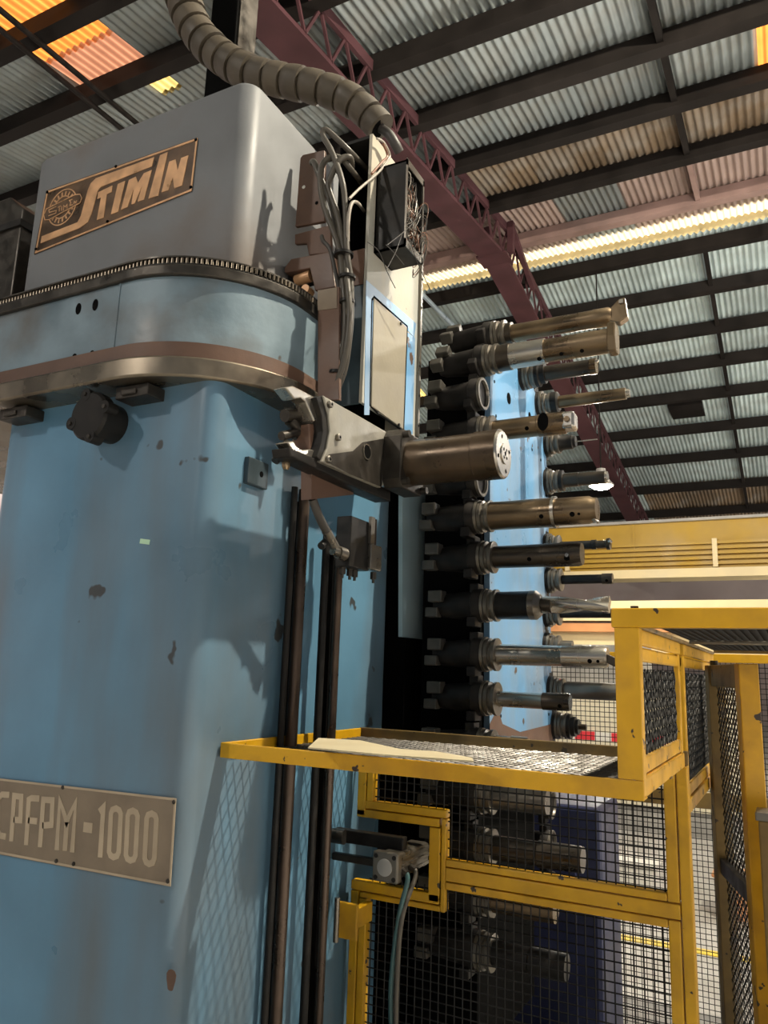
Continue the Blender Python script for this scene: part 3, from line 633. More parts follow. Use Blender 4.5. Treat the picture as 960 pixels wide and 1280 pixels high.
# big wrapped conduit
fc = thing('flexible_conduit', (-1.3, 1.84, 3.3), 'thick brown spiral wrapped conduit hose arching over the grey housing corner', 'hose')
ppx = [(218, -40, 1.72), (228, -5, 1.74), (243, 34, 1.76), (268, 64, 1.78), (307, 89, 1.80), (350, 100, 1.83), (390, 108, 1.86), (428, 120, 1.90), (456, 139, 1.93), (476, 160, 1.95)]
cp = cr([Vector((a2.x + .03, 1.92, 4.38)), Vector((a2.x - .03, 1.84, 4.44)), Vector((a2.x - .09, 1.76, 4.30))] + [at(x, y, Y=Y) for x, y, Y in ppx], 10)
Ls = [0]
for a, b_ in zip(cp, cp[1:]): Ls.append(Ls[-1] + (b_ - a).length)
def along(s):
    s = max(0, min(Ls[-1], s))
    for i in range(len(Ls) - 1):
        if s <= Ls[i+1]: return cp[i].lerp(cp[i+1], (s - Ls[i]) / (Ls[i+1] - Ls[i]))
    return cp[-1]
NS = 25; st = Ls[-1] / NS
for k in range(NS):
    r0 = .066 - .017 * max(0, k - 8) / 17 + random.uniform(-.0015, .0015)
    pts = [along(k * st + j * (st * 1.10) / 4) for j in range(5)]
    MB().tube(pts, [r0 * .72, r0 * .98, r0 * 1.02, r0 * 1.03, r0 * 1.02], 20).obj('hose_segment', 'conduit', fc, smooth=35)
MB().tube(cp, .036, 14).obj('core', 'hole_black', fc, smooth=60)
e0 = cp[-1]; e1 = at(494, 180, Y=1.97)
MB().tube(cr([e0, (e0 + e1) / 2 + Vector((.004, 0, .004)), e1, at(499, 190, Y=1.99)], 5), .016, 12).obj('end_cable', 'cable_dark', fc, smooth=60)

# ------------------------------------------------------------------ tool changer arm
AX = -0.95
ar = thing('tool_changer_arm', (-.97, 1.65, 2.05), 'grey tool changer arm with hooked gripper and brown cylinder', 'tool changer')
def pa(zx, zy, X=AX): return at(330 + zx / 5.053, 460 + zy / 5.053, X=X)
MB().prism([pa(x, y) for x, y in ((375, 172), (500, 245), (620, 312), (800, 418), (830, 425), (812, 690), (740, 755), (540, 672), (362, 592), (398, 510), (417, 400), (408, 290))], (-.06, 0, 0)).obj('arm_plate', 'arm_grey', ar, bevel=.003)
MB().prism([pa(x, y, AX + .0005) for x, y in ((410, 545), (560, 525), (620, 470), (760, 445), (740, 752), (540, 670), (390, 585))], (.0012, 0, 0)).obj('oil_stain_face', 'dark_steel', ar)
q = pa(648, 530, AX + .001); MB().lathe(q, (1, 0, 0), [(0, .019), (.002, .019)], 20).obj('bore', 'hole_black', ar)
MB().ribbon([(AX + .001, q.y + .020 * math.cos(a), q.z + .020 * math.sin(a)) for a in [i * math.pi / 10 for i in range(20)]], .003, (1, 0, 0), .003, True).obj('bore_edge', 'grey_steel', ar)
for zx, zy in ((408, 232), (460, 440), (398, 578)):
    q = pa(zx, zy, AX); bt = MB().lathe(q, (1, 0, 0), [(0, .009), (.008, .009), (.010, .007)], 14).obj('bolt', 'grey_steel', ar, smooth=40)
    MB().lathe(q + Vector((.010, 0, 0)), (1, 0, 0), [(0, .0035), (.0006, .0035)], 6).obj('hex_socket', 'hole_black', bt)
MB().prism([pa(x, y, AX - .005) for x, y in ((330, 185), (375, 172), (408, 290), (417, 400), (398, 510), (362, 592), (335, 560), (360, 480), (372, 400), (365, 300))], (-.07, 0, 0)).obj('gripper_seat', 'black_metal', ar, bevel=.002)
MB().prism([pa(x, y, AX - .02) for x, y in ((135, 122), (185, 112), (250, 145), (335, 190), (345, 260), (355, 330), (320, 340), (290, 270), (265, 215), (235, 190), (195, 198))], (-.035, 0, 0)).obj('gripper_jaw', 'bright_steel', ar, bevel=.003)
MB().prism([pa(x, y, AX - .02) for x, y in ((145, 468), (188, 460), (205, 490), (240, 515), (300, 512), (345, 528), (338, 570), (295, 582), (235, 560), (180, 520))], (-.035, 0, 0)).obj('gripper_jaw', 'bright_steel', ar, bevel=.003)
MB().prism([pa(x, y, AX - .03) for x, y in ((285, 352), (370, 350), (372, 500), (290, 515))], (-.05, 0, 0)).obj('jaw_block', 'rust_brown', ar, bevel=.003)
MB().prism([pa(x, y, AX - .03) for x, y in ((270, 275), (345, 275), (362, 355), (300, 350))], (-.03, 0, 0)).obj('jaw_wedge', 'grey_steel', ar, bevel=.002)
for (x0, y0_), (x1, y1_), r in (((160, 330), (300, 470), .014), ((110, 430), (280, 390), .011), ((130, 300), (260, 300), .016), ((70, 590), (150, 470), .010), ((190, 440), (270, 370), .008)):
    MB().cyl(pa(x0, y0_, AX - .07), pa(x1, y1_, AX - .06), r, n=10).obj('linkage', 'dark_steel', ar, smooth=40)
q = pa(140, 590, AX - .05); MB().lathe((q.x, q.y, q.z - .02), (0, 0, 1), [(0, .006), (.008, .010), (.032, .010), (.04, .006)], 12).obj('brass_fitting', 'tool_bronze', ar, smooth=40)
MB().prism([pa(x, y, AX - .012) for x, y in ((160, 500), (800, 770), (800, 845), (560, 745), (170, 560))], (-.05, 0, 0)).obj('under_beam', 'black_metal', ar, bevel=.003)
MB().prism([pa(x, y, AX - .05) for x, y in ((300, 640), (565, 742), (565, 800), (300, 830))], (-.03, 0, 0)).obj('brown_plate', 'rust_brown', ar)
q0 = at(505, 578, X=-.92); cy, cz = 1.87, at(505, 580, Y=1.87).z
fl = MB().prism([(AX - .001, cy + s * a, cz + c) for s, a, c in ((-1, .075, -.06), (-1, .06, -.082), (1, .06, -.082), (1, .075, -.06), (1, .075, .06), (1, .06, .082), (-1, .06, .082), (-1, .075, .06))], (.055, 0, 0)).obj('cylinder_flange', 'dark_steel', ar, bevel=.003)
for sy, sz in ((-1, 1), (1, 1), (-1, -1), (1, -1)):
    MB().cyl((AX + .054, cy + sy * .060, cz + sz * .066), (AX + .072, cy + sy * .060, cz + sz * .066), .010, n=12).obj('bolt', 'dark_steel', fl, smooth=40)
ex = at(628, 568, Y=cy).x
MB().lathe((AX + .05, cy, cz), (1, 0, 0), [(0, .063), (ex - AX - .12, .063), (ex - AX - .118, .066), (ex - AX - .052, .066)], 40).obj('cylinder', 'cyl_brown', ar, smooth=35)
cpn = MB().lathe((ex, cy, cz), (1, 0, 0), [(-.003, .065), (.002, .063), (.004, .060)], 40).obj('end_cap', 'bright_steel', ar, smooth=30)
MB().lathe((ex + .004, cy, cz), (1, 0, 0), [(0, .028), (.004, .027)], 28).obj('cap_boss', 'bright_steel', cpn, smooth=30)
for a in (0, 90, 180, 270):
    MB().lathe((ex + .004, cy + .046 * math.cos(R_(a + 20)), cz + .046 * math.sin(R_(a + 20))), (1, 0, 0), [(0, .0055), (.0008, .0055)], 10).obj('socket_hole', 'hole_black', cpn)
    MB().lathe((ex + .008, cy + .015 * math.cos(R_(a + 50)), cz + .015 * math.sin(R_(a + 50))), (1, 0, 0), [(0, .0045), (.0008, .0045)], 10).obj('socket_hole', 'hole_black', cpn)
MB().lathe((ex + .008, cy, cz), (1, 0, 0), [(0, .006), (.0008, .006)], 10).obj('socket_hole', 'hole_black', cpn)
# hydraulic valve block under the arm
def pv(zx, zy, X=-1.0): return at(380 + zx / 3.766, 600 + zy / 3.766, X=X)
vb = thing('valve_block', (-1.04, 1.72, 1.95), 'small dark hydraulic valve block hanging below the arm', 'valve')
ya, yb = pv(215, 380).y, pv(300, 380).y; yc = pv(352, 380).y
zt, zb = pv(250, 150).z, pv(250, 415).z
MB().box((-1.045, ya, zb), (-1.0, yb + .01, zt - .015)).obj('body', 'tool_black', vb, bevel=.003)
MB().box((-1.02, yb, zb + .005), (-.99, yc, pv(320, 305).z)).obj('solenoid', 'grey_steel', vb, bevel=.003)
MB().box((-1.0, yb - .002, pv(305, 300).z), (-.992, pv(320, 300).y, zt)).obj('silver_plate', 'grey_steel', vb)
MB().cyl((-1.005, pv(338, 300).y, zt), (-1.005, pv(338, 300).y, pv(335, 305).z), .006, n=10).obj('tie_rod', 'rod_brown', vb, smooth=40)
for zx in (228, 262, 285, 335):
    q = pv(zx, 425); MB().lathe((-1.03 if zx < 300 else -1.005, q.y, zb - .028), (0, 0, 1), [(0, .004), (.010, .004), (.010, .009), (.03, .009)], 6).obj('bolt', 'dark_steel', vb)
q = pv(198, 362)
MB().lathe(q + Vector((-.02, -.035, .012)), (.25, 1, -.1), [(0, .012), (.02, .012), (.02, .017), (.045, .017)], 10).obj('elbow_fitting', 'grey_steel', vb, smooth=40)
MB().tube(cr([pv(40, 90, -1.02), pv(70, 170, -1.02), pv(105, 240, -1.02), pv(150, 325, -1.02), pv(185, 362, -1.02)], 6), .011, 10).obj('hose', 'cable_dark', vb, smooth=60)
MB().cyl(pv(105, 240, -1.02), pv(150, 325, -1.02), .0125, n=12).obj('hose_sleeve', 'grey_steel', vb, smooth=40)
MB().cyl(pv(80, 312, -1.03), pv(108, 285, -1.03), .010, n=10).obj('side_plug', 'black_metal', vb, smooth=40)

# ------------------------------------------------------------------ chain tool magazine
MX = -0.86
mg = thing('tool_magazine', (-1.0, 2.75, 0.7), 'upright chain tool magazine with blue centre plate and dark pockets', 'tool magazine')
def pg(px, py, X=-.885): return at(px, py, X=X)
plate_px = [(613, 470), (628, 462), (657, 459), (673, 502), (682, 558), (685, 622), (688, 760), (690, 885), (692, 1010), (612, 1010), (612, 760)]
MB().prism([pg(x, y) for x, y in plate_px], (-.02, 0, 0)).obj('centre_plate', 'plate_blue', mg)
for px, py, r in ((636, 498, .022), (662, 520, .016), (618, 477, .006), (620, 520, .006), (656, 465, .005), (676, 575, .006), (665, 562, .006), (686, 735, .006), (626, 895, .006), (686, 893, .006)):
    MB().lathe(pg(px, py, -.8845), (1, 0, 0), [(0, r), (.001, r)], 16).obj('plate_hole', 'hole_black', mg)
MB().prism([pg(x, y, -.884) for x, y in ((612, 905), (622, 886), (628, 905), (650, 915), (690, 905), (692, 1010), (612, 1010))], (.001, 0, 0)).obj('peeled_paint', 'rust_brown', mg)
MB().prism([pg(x, y, -1.15) for x, y in ((503, 600), (560, 600), (560, 800), (540, 800), (503, 796))], (-.015, 0, 0)).obj('back_plate', 'plate_blue_lit', mg)
MB().box((-1.12, 2.45, .45), (-.91, 3.05, 2.72)).obj('frame_core', 'hole_black', mg)
MB().box((-1.5, 2.42, 0), (-1.17, 3.2, 2.3)).obj('frame_body', 'hole_black', mg)
mat('clamp_grey', (0.085, 0.078, 0.066), 0.5, 0.4, 0.25, 20)
mat('pocket_dark', (0.02, 0.018, 0.017), 0.5, 0.2, 0.35, 20, (0.05, 0.043, 0.036), 0.4, 14, spec=0.2)
def pocket_proto():
    o0 = Vector((MX, 0, 0))
    b_ = MB().lathe((MX - .012, 0, 0), (-1, 0, 0), [(0, .052), (.012, .056), (.03, .056), (.034, .048), (.09, .044), (.15, .038), (.17, .030)], 20)
    p_ = b_.obj('tool_pocket', 'pocket_dark', mg, smooth=40)
    ORG[p_.name] = Vector((0, 0, 0)) + ORG[mg.name]
    kids = []
    k_ = MB().cbox((MX - .165, -.035, .028), (.05, .045, .038)); kids.append(('clamp_block', k_, .004))
    k_ = MB().cbox((MX - .180, -.030, -.024), (.045, .04, .032)); kids.append(('clamp_block', k_, .004))
    k_ = MB().lathe((MX - .205, -.03, -.024), (1, 0, 0), [(0, .012), (.03, .012)], 10); kids.append(('clamp_bolt', k_, 0))
    k_ = MB().cbox((MX - .04, -.02, -.055), (.03, .06, .03)); kids.append(('chain_link', k_, .003))
    k_ = MB().cbox((MX - .04, .0, .055), (.03, .05, .03)); kids.append(('chain_link', k_, .003))
    k_ = MB()
    k_.lathe((MX - .011, 0, 0), (1, 0, 0), [(0, .056), (.009, .055), (.009, .046), (.001, .043)], 24, cap=False); kids.append(('retaining_ring', k_, 0))
    out = [p_]
    for nm, kb, bv in kids:
        for i in range(len(kb.v)): kb.v[i] = kb.v[i]
        out.append(kb.obj(nm, 'grey_steel' if nm == 'retaining_ring' else ('clamp_grey' if nm == 'clamp_block' else 'pocket_dark'), p_, bevel=bv, smooth=40 if not bv else None))
    # move to local frame: mesh data hold absolute coords minus magazine origin
    return out
pk_ = pocket_proto()
front = [(610, 873), (610, 818), (610, 757), (606, 697), (602, 646), (604, 600), (606, 540), (606, 492), (612, 450), (622, 420)]
back = [(660, 470), (680, 505), (690, 555), (690, 602), (690, 683), (692, 725), (690, 767), (690, 808), (695, 862), (700, 907)]
pos = [at(x, y, X=MX) for x, y in front + back]
low_f = [(2.36, 1.375 - .145 * k) for k in range(5)]; low_b = [(3.15, 1.25 - .15 * k) for k in range(4)]
top = []
spots = [(p.y, p.z) for p in pos] + low_f + low_b + top
def place_pocket(y, z, first):
    a = 0.0
    if z > 2.5: a = math.atan2(z - 2.45, y - 2.75); a = -(math.pi - a) if a > 0 else 0
    elif y > 2.75: a = math.pi
    g_ = ORG[mg.name]
    if first: objs = pk_
    else:
        base = pk_[0].copy(); C.objects.link(base); base.parent = mg; objs = [base]
        for ch_ in pk_[1:]:
            c = ch_.copy(); C.objects.link(c); c.parent = base; objs.append(c)
    base = objs[0]
    T = Matrix.Translation(Vector((0, y, z)) - g_) @ Matrix.Rotation(a, 4, 'X') @ Matrix.Translation(g_)
    base.matrix_local = T
for i, (y, z) in enumerate(spots): place_pocket(y, z, i == 0)

# ------------------------------------------------------------------ tools
def tool(i, label, tip, segs, flange='grey_steel', fr_=.052, holes=(), extra=None, cat='boring bar', name='boring_bar', yz=None):
    p = pos[i] if yz is None else Vector((MX, yz[0], yz[1]))
    t = thing(name, tuple(p), label, cat, 'tools in the chain magazine')
    xt = at(tip, 0 if yz else (front + back)[i][1], Y=p.y).x if tip > 5 else MX + tip
    L = xt - MX
    MB().lathe(p, (1, 0, 0), [(-.006, fr_ * .8), (0, fr_), (.010, fr_), (.014, fr_ * .86), (.020, fr_ * .86), (.024, fr_), (.034, fr_), (.036, fr_ * .8)], 28).obj('flange', flange, t, smooth=35)
    f0 = .034
    for nm, m, prof in segs:
        pr = [(f0 + (L - f0) * a, r) for a, r in prof]
        MB().lathe(p, (1, 0, 0), pr, 28).obj(nm, m, t, smooth=35)
    for a, ang, r, sr in holes:
        x = f0 + (L - f0) * a; d = Vector((0, math.cos(R_(ang)), math.sin(R_(ang))))
        MB().lathe(p + Vector((x, 0, 0)) + d * (sr - .0035), d, [(0, r), (.004, r)], 12).obj('set_screw_hole', 'hole_black', t)
    if extra: extra(t, p, L)
    return t
def insert(t, p, L, r, ang=120, m='bright_steel', s=.016):
    d = Vector((0, math.cos(R_(ang)), math.sin(R_(ang))))
    MB().bar(p + Vector((L - .022, 0, 0)) + d * r * .6, p + Vector((L + .004, 0, 0)) + d * (r + .012), s, s * .6).obj('insert', m, t, bevel=.002)
FA = 205  # camera facing side of a tool (mostly -Y)
tool(0, 'slim polished boring bar second up from the tray edge', 713, [('shank', 'bright_steel', [(0, .024), (.62, .024), (.63, .0255)]), ('head', 'tool_dark', [(.63, .0262), (.97, .0262), (1, .024)])], holes=((.88, FA, .006, .0262),))
tool(1, 'long polished boring bar with angled cutter reaching behind the yellow corner post', 760, [('shank', 'bright_steel', [(0, .033), (.6, .0315), (.605, .0325)]), ('head', 'bright_steel', [(.605, .0328), (.97, .0328), (1, .029)])], holes=((.86, FA, .007, .0328), (.93, FA, .005, .0328)),
     extra=lambda t, p, L: MB().prism([p + Vector(q) for q in ((L - .01, -.02, .012), (L + .035, -.02, -.006), (L + .038, -.02, -.024), (L + .02, -.02, -.028), (L - .01, -.02, -.012))], (0, .03, 0)).obj('cutter', 'tool_dark', t, bevel=.002))
def twist(t, p, L):
    x0, x1, r = L * .47, L, .0265; n, ms = 28, 26; b_ = MB()
    for j in range(ms + 1):
        x = x0 + (x1 - x0) * j / ms; ph_ = R_(150) * j / ms
        for k in range(n):
            a = 2 * math.pi * k / n; c = abs(math.cos(a)); rr_ = r * (1 - .5 * max(0, c - .55) / .45)
            b_.v.append(p + Vector((x, rr_ * math.cos(a + ph_), rr_ * math.sin(a + ph_))))
    for j in range(ms):
        for k in range(n): b_.f.append((j*n+k, j*n+(k+1) % n, (j+1)*n+(k+1) % n, (j+1)*n+k))
    b_.f.append(tuple(range(n))[::-1]); b_.f.append(tuple(range(ms*n, ms*n+n)))
    b_.obj('fluted_shank', 'bright_steel', t, smooth=35)
tool(2, 'twist drill with helical flutes in a thick dark chuck', 762, [('chuck', 'tool_black', [(0, .044), (.30, .045), (.305, .046)]), ('nose', 'grey_steel', [(.305, .046), (.36, .046), (.40, .034), (.41, .027)]), ('neck', 'tool_dark', [(.41, .024), (.5, .025)])], extra=twist, cat='drill', name='twist_drill')
tool(3, 'dark boring bar with round tipped insert pocket just above the twist drill', 728, [('shank', 'tool_dark', [(0, .036), (.58, .036), (.585, .037)]), ('head', 'tool_dark', [(.585, .0375), (.96, .0375), (1, .034)])], holes=((.44, FA, .007, .036), (.86, FA, .009, .0375)),
     extra=lambda t, p, L: MB().lathe(p + Vector((L * .88, -.036, -.008)), NY, [(0, .006), (.006, .006)], 10).obj('clamp_screw', 'bright_steel', t))
tool(4, 'thick bronze boring bar with stepped head and two oil holes below the brown cylinder', 747, [('shank', 'tool_bronze', [(0, .046), (.60, .046)]), ('collar', 'bright_steel', [(.60, .050), (.63, .050)]), ('head', 'tool_bronze', [(.63, .043), (.93, .043), (.96, .038), (1, .036)])], holes=((.52, FA, .007, .046), (.80, FA, .008, .043), (.86, FA, .0045, .043)), extra=lambda t, p, L: insert(t, p, L, .034, 250))
tool(6, 'dark bronze boring bar with angled insert face just above the brown cylinder', 708, [('shank', 'tool_bronze', [(0, .034), (.62, .034), (.63, .036)]), ('head', 'tool_bronze', [(.63, .0365), (.98, .0365), (1, .034)])], holes=((.50, FA, .007, .034),),
     extra=lambda t, p, L: (MB().prism([p + Vector((L * .76, -.0345 + .002, 0)) + Vector((.018 * math.cos(a), -.004, .030 * math.sin(a))) for a in [i * math.pi / 10 for i in range(20)]], (0, .002, 0)).obj('insert_pocket', 'hole_black', t), MB().cbox(p + Vector((L + .012, -.004, .0)), (.04, .06, .055)).obj('insert_seat', 'bright_steel', t, bevel=.008), MB().lathe(p + Vector((L + .01, -.034, 0)), NY, [(0, .009), (.006, .009)], 10).obj('clamp_screw', 'tool_bronze', t)))
tool(8, 'stout segmented boring bar with square cutter plate on its end', 762, [('collar', 'tool_dark', [(0, .046), (.12, .046)]), ('shank', 'bright_steel', [(.12, .043), (.44, .043)]), ('extension', 'tool_bronze', [(.44, .039), (.62, .039), (.622, .040), (.80, .040)]), ('head', 'tool_bronze', [(.80, .0405), (1, .0405)])], holes=((.36, 110, .007, .043), (.40, FA + 30, .008, .043), (.56, 110, .007, .039), (.74, 115, .006, .040), (.92, 115, .008, .0405), (.60, FA + 25, .007, .039), (.78, FA + 25, .007, .040)),
     extra=lambda t, p, L: MB().prism([p + Vector((L, y, z)) for y, z in ((-.03, .05), (.02, .056), (.04, .03), (.036, -.034), (.012, -.05), (-.03, -.045), (-.042, 0))], (.026, 0, 0)).obj('cutter_plate', 'tool_bronze', t, bevel=.003))
tool(9, 'longest smooth bronze boring bar at the top of the magazine', 772, [('collar', 'tool_dark', [(0, .040), (.06, .040)]), ('shank', 'tool_bronze', [(.06, .031), (.80, .031)]), ('head', 'tool_bronze', [(.80, .032), (.93, .032), (.96, .026)])],
     extra=lambda t, p, L: (MB().prism([p + Vector((x, -.02, z)) for x, z in ((L - .03, .010), (L + .01, .048), (L + .03, .05), (L + .036, -.02), (L + .01, -.036), (L - .03, -.02))], (0, .035, 0)).obj('cutter_plate', 'tool_bronze', t, bevel=.003), MB().cbox(p + Vector((L + .018, -.022, .035)), (.014, .012, .014)).obj('insert', 'bright_steel', t, bevel=.002)))
tool(10, 'scratched black tool arbor under the two top boring bars', 746, [('hub', 'tool_black', [(0, .05), (.06, .05), (.08, .040), (.16, .040)]), ('shank', 'tool_dark', [(.16, .030), (.90, .029)]), ('head', 'tool_bronze', [(.90, .031), (1, .031)])], extra=lambda t, p, L: insert(t, p, L, .018, 60))
tool(11, 'slender dark bar with small flat nose reaching past the blue plate edge', 788, [('hub', 'tool_black', [(0, .045), (.08, .045), (.10, .036)]), ('shank', 'tool_bronze', [(.10, .026), (.95, .024)]), ('nose', 'bright_steel', [(.95, .018), (1, .016)])], fr_=.045)
tool(12, 'short stubby holder with a needle thin drill', 720, [('body', 'tool_black', [(0, .040), (.2, .032), (.8, .030), (.85, .026), (1, .024)])], fr_=.045, extra=lambda t, p, L: MB().cyl(p + Vector((L, 0, 0)), p + Vector((L + .09, 0, 0)), .0025, n=8).obj('needle_drill', 'bright_steel', t), cat='drill', name='drill_holder')
tool(13, 'dark boring bar with bright hooked tip beside the glowing lamp', 760, [('hub', 'tool_black', [(0, .045), (.08, .045), (.1, .034)]), ('shank', 'tool_dark', [(.1, .030), (.40, .030), (.405, .028), (.95, .027)]), ('nose', 'bright_steel', [(.95, .026), (1, .024)])], fr_=.048, extra=lambda t, p, L: insert(t, p, L, .006, 250))
tool(14, 'thin black end mill with jagged tip against the yellow girder', 764, [('shank', 'tool_black', [(0, .018), (.62, .018), (.63, .020), (.72, .020)]), ('cutter', 'tool_dark', [(.72, .016), (.90, .016), (.92, .024), (.98, .024), (1, .018)])], fr_=.046, extra=lambda t, p, L: insert(t, p, L, .010, 160), cat='end mill', name='end_mill')
tool(15, 'slim black bar with square clamped end below the yellow girder', 766, [('shank', 'tool_black', [(0, .019), (.80, .019)]), ('head', 'tool_dark', [(.80, .022), (1, .022)])], fr_=.048, holes=((.9, FA, .006, .022),))
tool(16, 'matt black plain bar disappearing behind the fluted drill', 790, [('shank', 'tool_black', [(0, .018), (1, .018)])], fr_=.048)
tool(17, 'short grey bar half hidden behind the long polished boring bar', 716, [('shank', 'grey_steel', [(0, .025), (1, .024)])], fr_=.045, extra=lambda t, p, L: insert(t, p, L, .012, 200))
tool(18, 'thick smooth grey bar running behind the yellow corner post', 790, [('shank', 'grey_steel', [(0, .030), (.04, .034), (.9, .034), (1, .030)])], fr_=.046)
tool(19, 'stubby black milling head at the foot of the blue plate', 724, [('body', 'tool_black', [(0, .050), (.3, .050), (.35, .040), (.7, .040), (.75, .030), (1, .030)])], fr_=.052, extra=lambda t, p, L: MB().cyl(p + Vector((L, 0, 0)), p + Vector((L + .03, 0, 0)), .012, n=6).obj('draw_bolt', 'tool_dark', t), cat='milling head', name='milling_head')
for k, (y, z) in enumerate(low_f):
    tool(0, ('bronze holder', 'short grey boring bar', 'long dark boring bar', 'stepped bronze tool holder', 'plain black arbor')[k] + ' behind the square mesh under the tray', (.14, .2, .30, .22, .25)[k],
         [('shank', ('tool_bronze', 'grey_steel', 'tool_dark', 'tool_bronze', 'tool_black')[k], [(0, .036), (.5, .034), (.52, .038), (1, .036)])], yz=(y, z))

# ------------------------------------------------------------------ yellow guard
def frame_bar(parent, a, b_, m='yellow_paint', name='frame_bar'):
    return MB().box(a, b_).obj(name, m, parent, bevel=.003)
def wire_grid(name, parent, o, u, v, lu, lv, pitch, r, m='mesh_black', wave=.0012):
    o = Vector(o); u = Vector(u); v = Vector(v); nn = u.cross(v); b_ = MB()
    k = pitch / 2; i = 0
    while k < lu:
        b_.tube([o + u * k + nn * wave, o + u * k + v * lv + nn * wave], r, 4, cap=False); k += pitch
    k = pitch / 2
    while k < lv:
        b_.tube([o + v * k - nn * wave, o + v * k + u * lu - nn * wave], r, 4, cap=False); k += pitch
    return b_.obj(name, m, parent, kind='stuff')
def diamond(name, parent, o, u, v, lu, lv, pu, pv_, w_, th, m='mesh_oily', tilt=0.5):
    """expanded metal: zigzag strands along u, stacked along v"""
    o = Vector(o); u = Vector(u); v = Vector(v); nn = u.cross(v); b_ = MB()
    rows_ = int(lv / pv_); cols = int(lu / (pu / 2))
    for r in range(rows_):
        pts = []
        for c in range(cols + 1):
            up = ((c + r) % 2) * pv_
            pts.append(o + u * (c * pu / 2) + v * (r * pv_ + up))
        n = len(b_.v); e1 = (v * .6 + nn * tilt).normalized() * w_ / 2; e2 = (nn - v * tilt).normalized() * th / 2
        for p_ in pts:
            b_.v += [p_ + e1 + e2, p_ - e1 + e2, p_ - e1 - e2, p_ + e1 - e2]
        for c in range(cols):
            for k in range(4):
                k2 = (k + 1) % 4; b_.f.append((n+c*4+k, n+c*4+k2, n+c*4+4+k2, n+c*4+4+k))
    return b_.obj(name, m, parent, kind='stuff')
TZ, TY0, TY1, TXL, TXR = 1.385, 1.5, 2.17, -1.195, -0.245
gb = thing('guard_basket', (-.7, 1.8, 1.38), 'chipped yellow angle iron basket with expanded metal floor beside the column', 'guard')
frame_bar(gb, (TXL, TY0 - .004, TZ), (TXR, TY0, TZ + .034))
frame_bar(gb, (TXL, TY0, TZ), (TXR, TY0 + .034, TZ + .005))
frame_bar(gb, (TXL - .0, TY0, TZ + .005), (TXL + .005, TY1, TZ + .034))
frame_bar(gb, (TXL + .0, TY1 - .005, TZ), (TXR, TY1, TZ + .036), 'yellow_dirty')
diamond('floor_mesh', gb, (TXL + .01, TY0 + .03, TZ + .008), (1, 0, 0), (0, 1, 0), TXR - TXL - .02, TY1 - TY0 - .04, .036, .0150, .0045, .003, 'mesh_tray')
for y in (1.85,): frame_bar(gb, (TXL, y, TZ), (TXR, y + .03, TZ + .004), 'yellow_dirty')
# corner post and side panel
frame_bar(gb, (TXR - .045, TY0 - .004, TZ + .0345), (TXR, TY0, 1.69))
frame_bar(gb, (TXR - .004, TY0 + .0, TZ + .006), (TXR, TY0 + .028, 1.69))
SPX = TXR - .004
def side_panel(y0, y1, z0, z1):
    fw = .03
    frame_bar(gb, (SPX - .012, y0, z0), (SPX, y1, z0 + .035)); frame_bar(gb, (SPX - .016, y0, z0 + .038), (SPX - .004, y1, z0 + .068))
    frame_bar(gb, (SPX - .012, y0, z1 - .03), (SPX, y1, z1)); frame_bar(gb, (SPX - .016, y0, z1 - .06), (SPX - .004, y1, z1 - .033))
    frame_bar(gb, (SPX - .014, y0, z0 + .035), (SPX - .002, y0 + fw, z1 - .03)); frame_bar(gb, (SPX - .014, y1 - fw, z0 + .035), (SPX - .002, y1, z1 - .03))
    diamond('side_mesh', gb, (SPX - .010, y0 + .03, z0 + .07), (0, 1, 0), (0, 0, 1), y1 - y0 - .06, z1 - z0 - .13, .036, .020, .0045, .002, 'mesh_black', .4)
side_panel(TY0 + .03, 2.13, TZ, 1.69)
side_panel(2.20, 3.1, TZ - .12, 1.69)
tag(MB().prism([at(x, y, Z=1.437) for x, y in ((385, 936), (398, 924), (450, 927), (500, 938), (545, 941), (590, 949), (592, 953), (480, 945))], (0, 0, .003)).obj('cardboard_sheet', 'cardboard'), 'crumpled cream cardboard scrap lying in the yellow basket', 'cardboard')
# roof frame over the passage
cn = thing('guard_canopy', (.3, 2.0, 1.7), 'chipped yellow overhead frame with dark mesh right of the basket', 'guard')
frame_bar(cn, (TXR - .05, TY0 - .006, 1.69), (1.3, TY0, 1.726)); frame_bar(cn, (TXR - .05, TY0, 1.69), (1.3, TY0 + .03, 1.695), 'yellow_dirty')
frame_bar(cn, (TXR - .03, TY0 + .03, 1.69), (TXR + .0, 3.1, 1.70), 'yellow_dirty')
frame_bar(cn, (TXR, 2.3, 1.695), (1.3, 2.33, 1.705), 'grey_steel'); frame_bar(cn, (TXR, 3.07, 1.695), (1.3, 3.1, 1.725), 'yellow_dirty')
diamond('canopy_mesh', cn, (TXR, TY0 + .02, 1.708), (1, 0, 0), (0, 1, 0), 1.3 - TXR, 1.58, .034, .0105, .009, .002, 'mesh_black')
MB().lathe((TXR - .01, TY0 + .015, 1.726), (0, 0, 1), [(0, .008), (.005, .008)], 6).obj('bolt_head', 'dark_steel', cn)
frame_bar(cn, (1.27, TY0, 0), (1.3, TY0 + .03, 1.69), 'yellow_dirty', 'canopy_post'); frame_bar(cn, (1.27, 3.07, 0), (1.3, 3.1, 1.69), 'yellow_dirty', 'canopy_post')
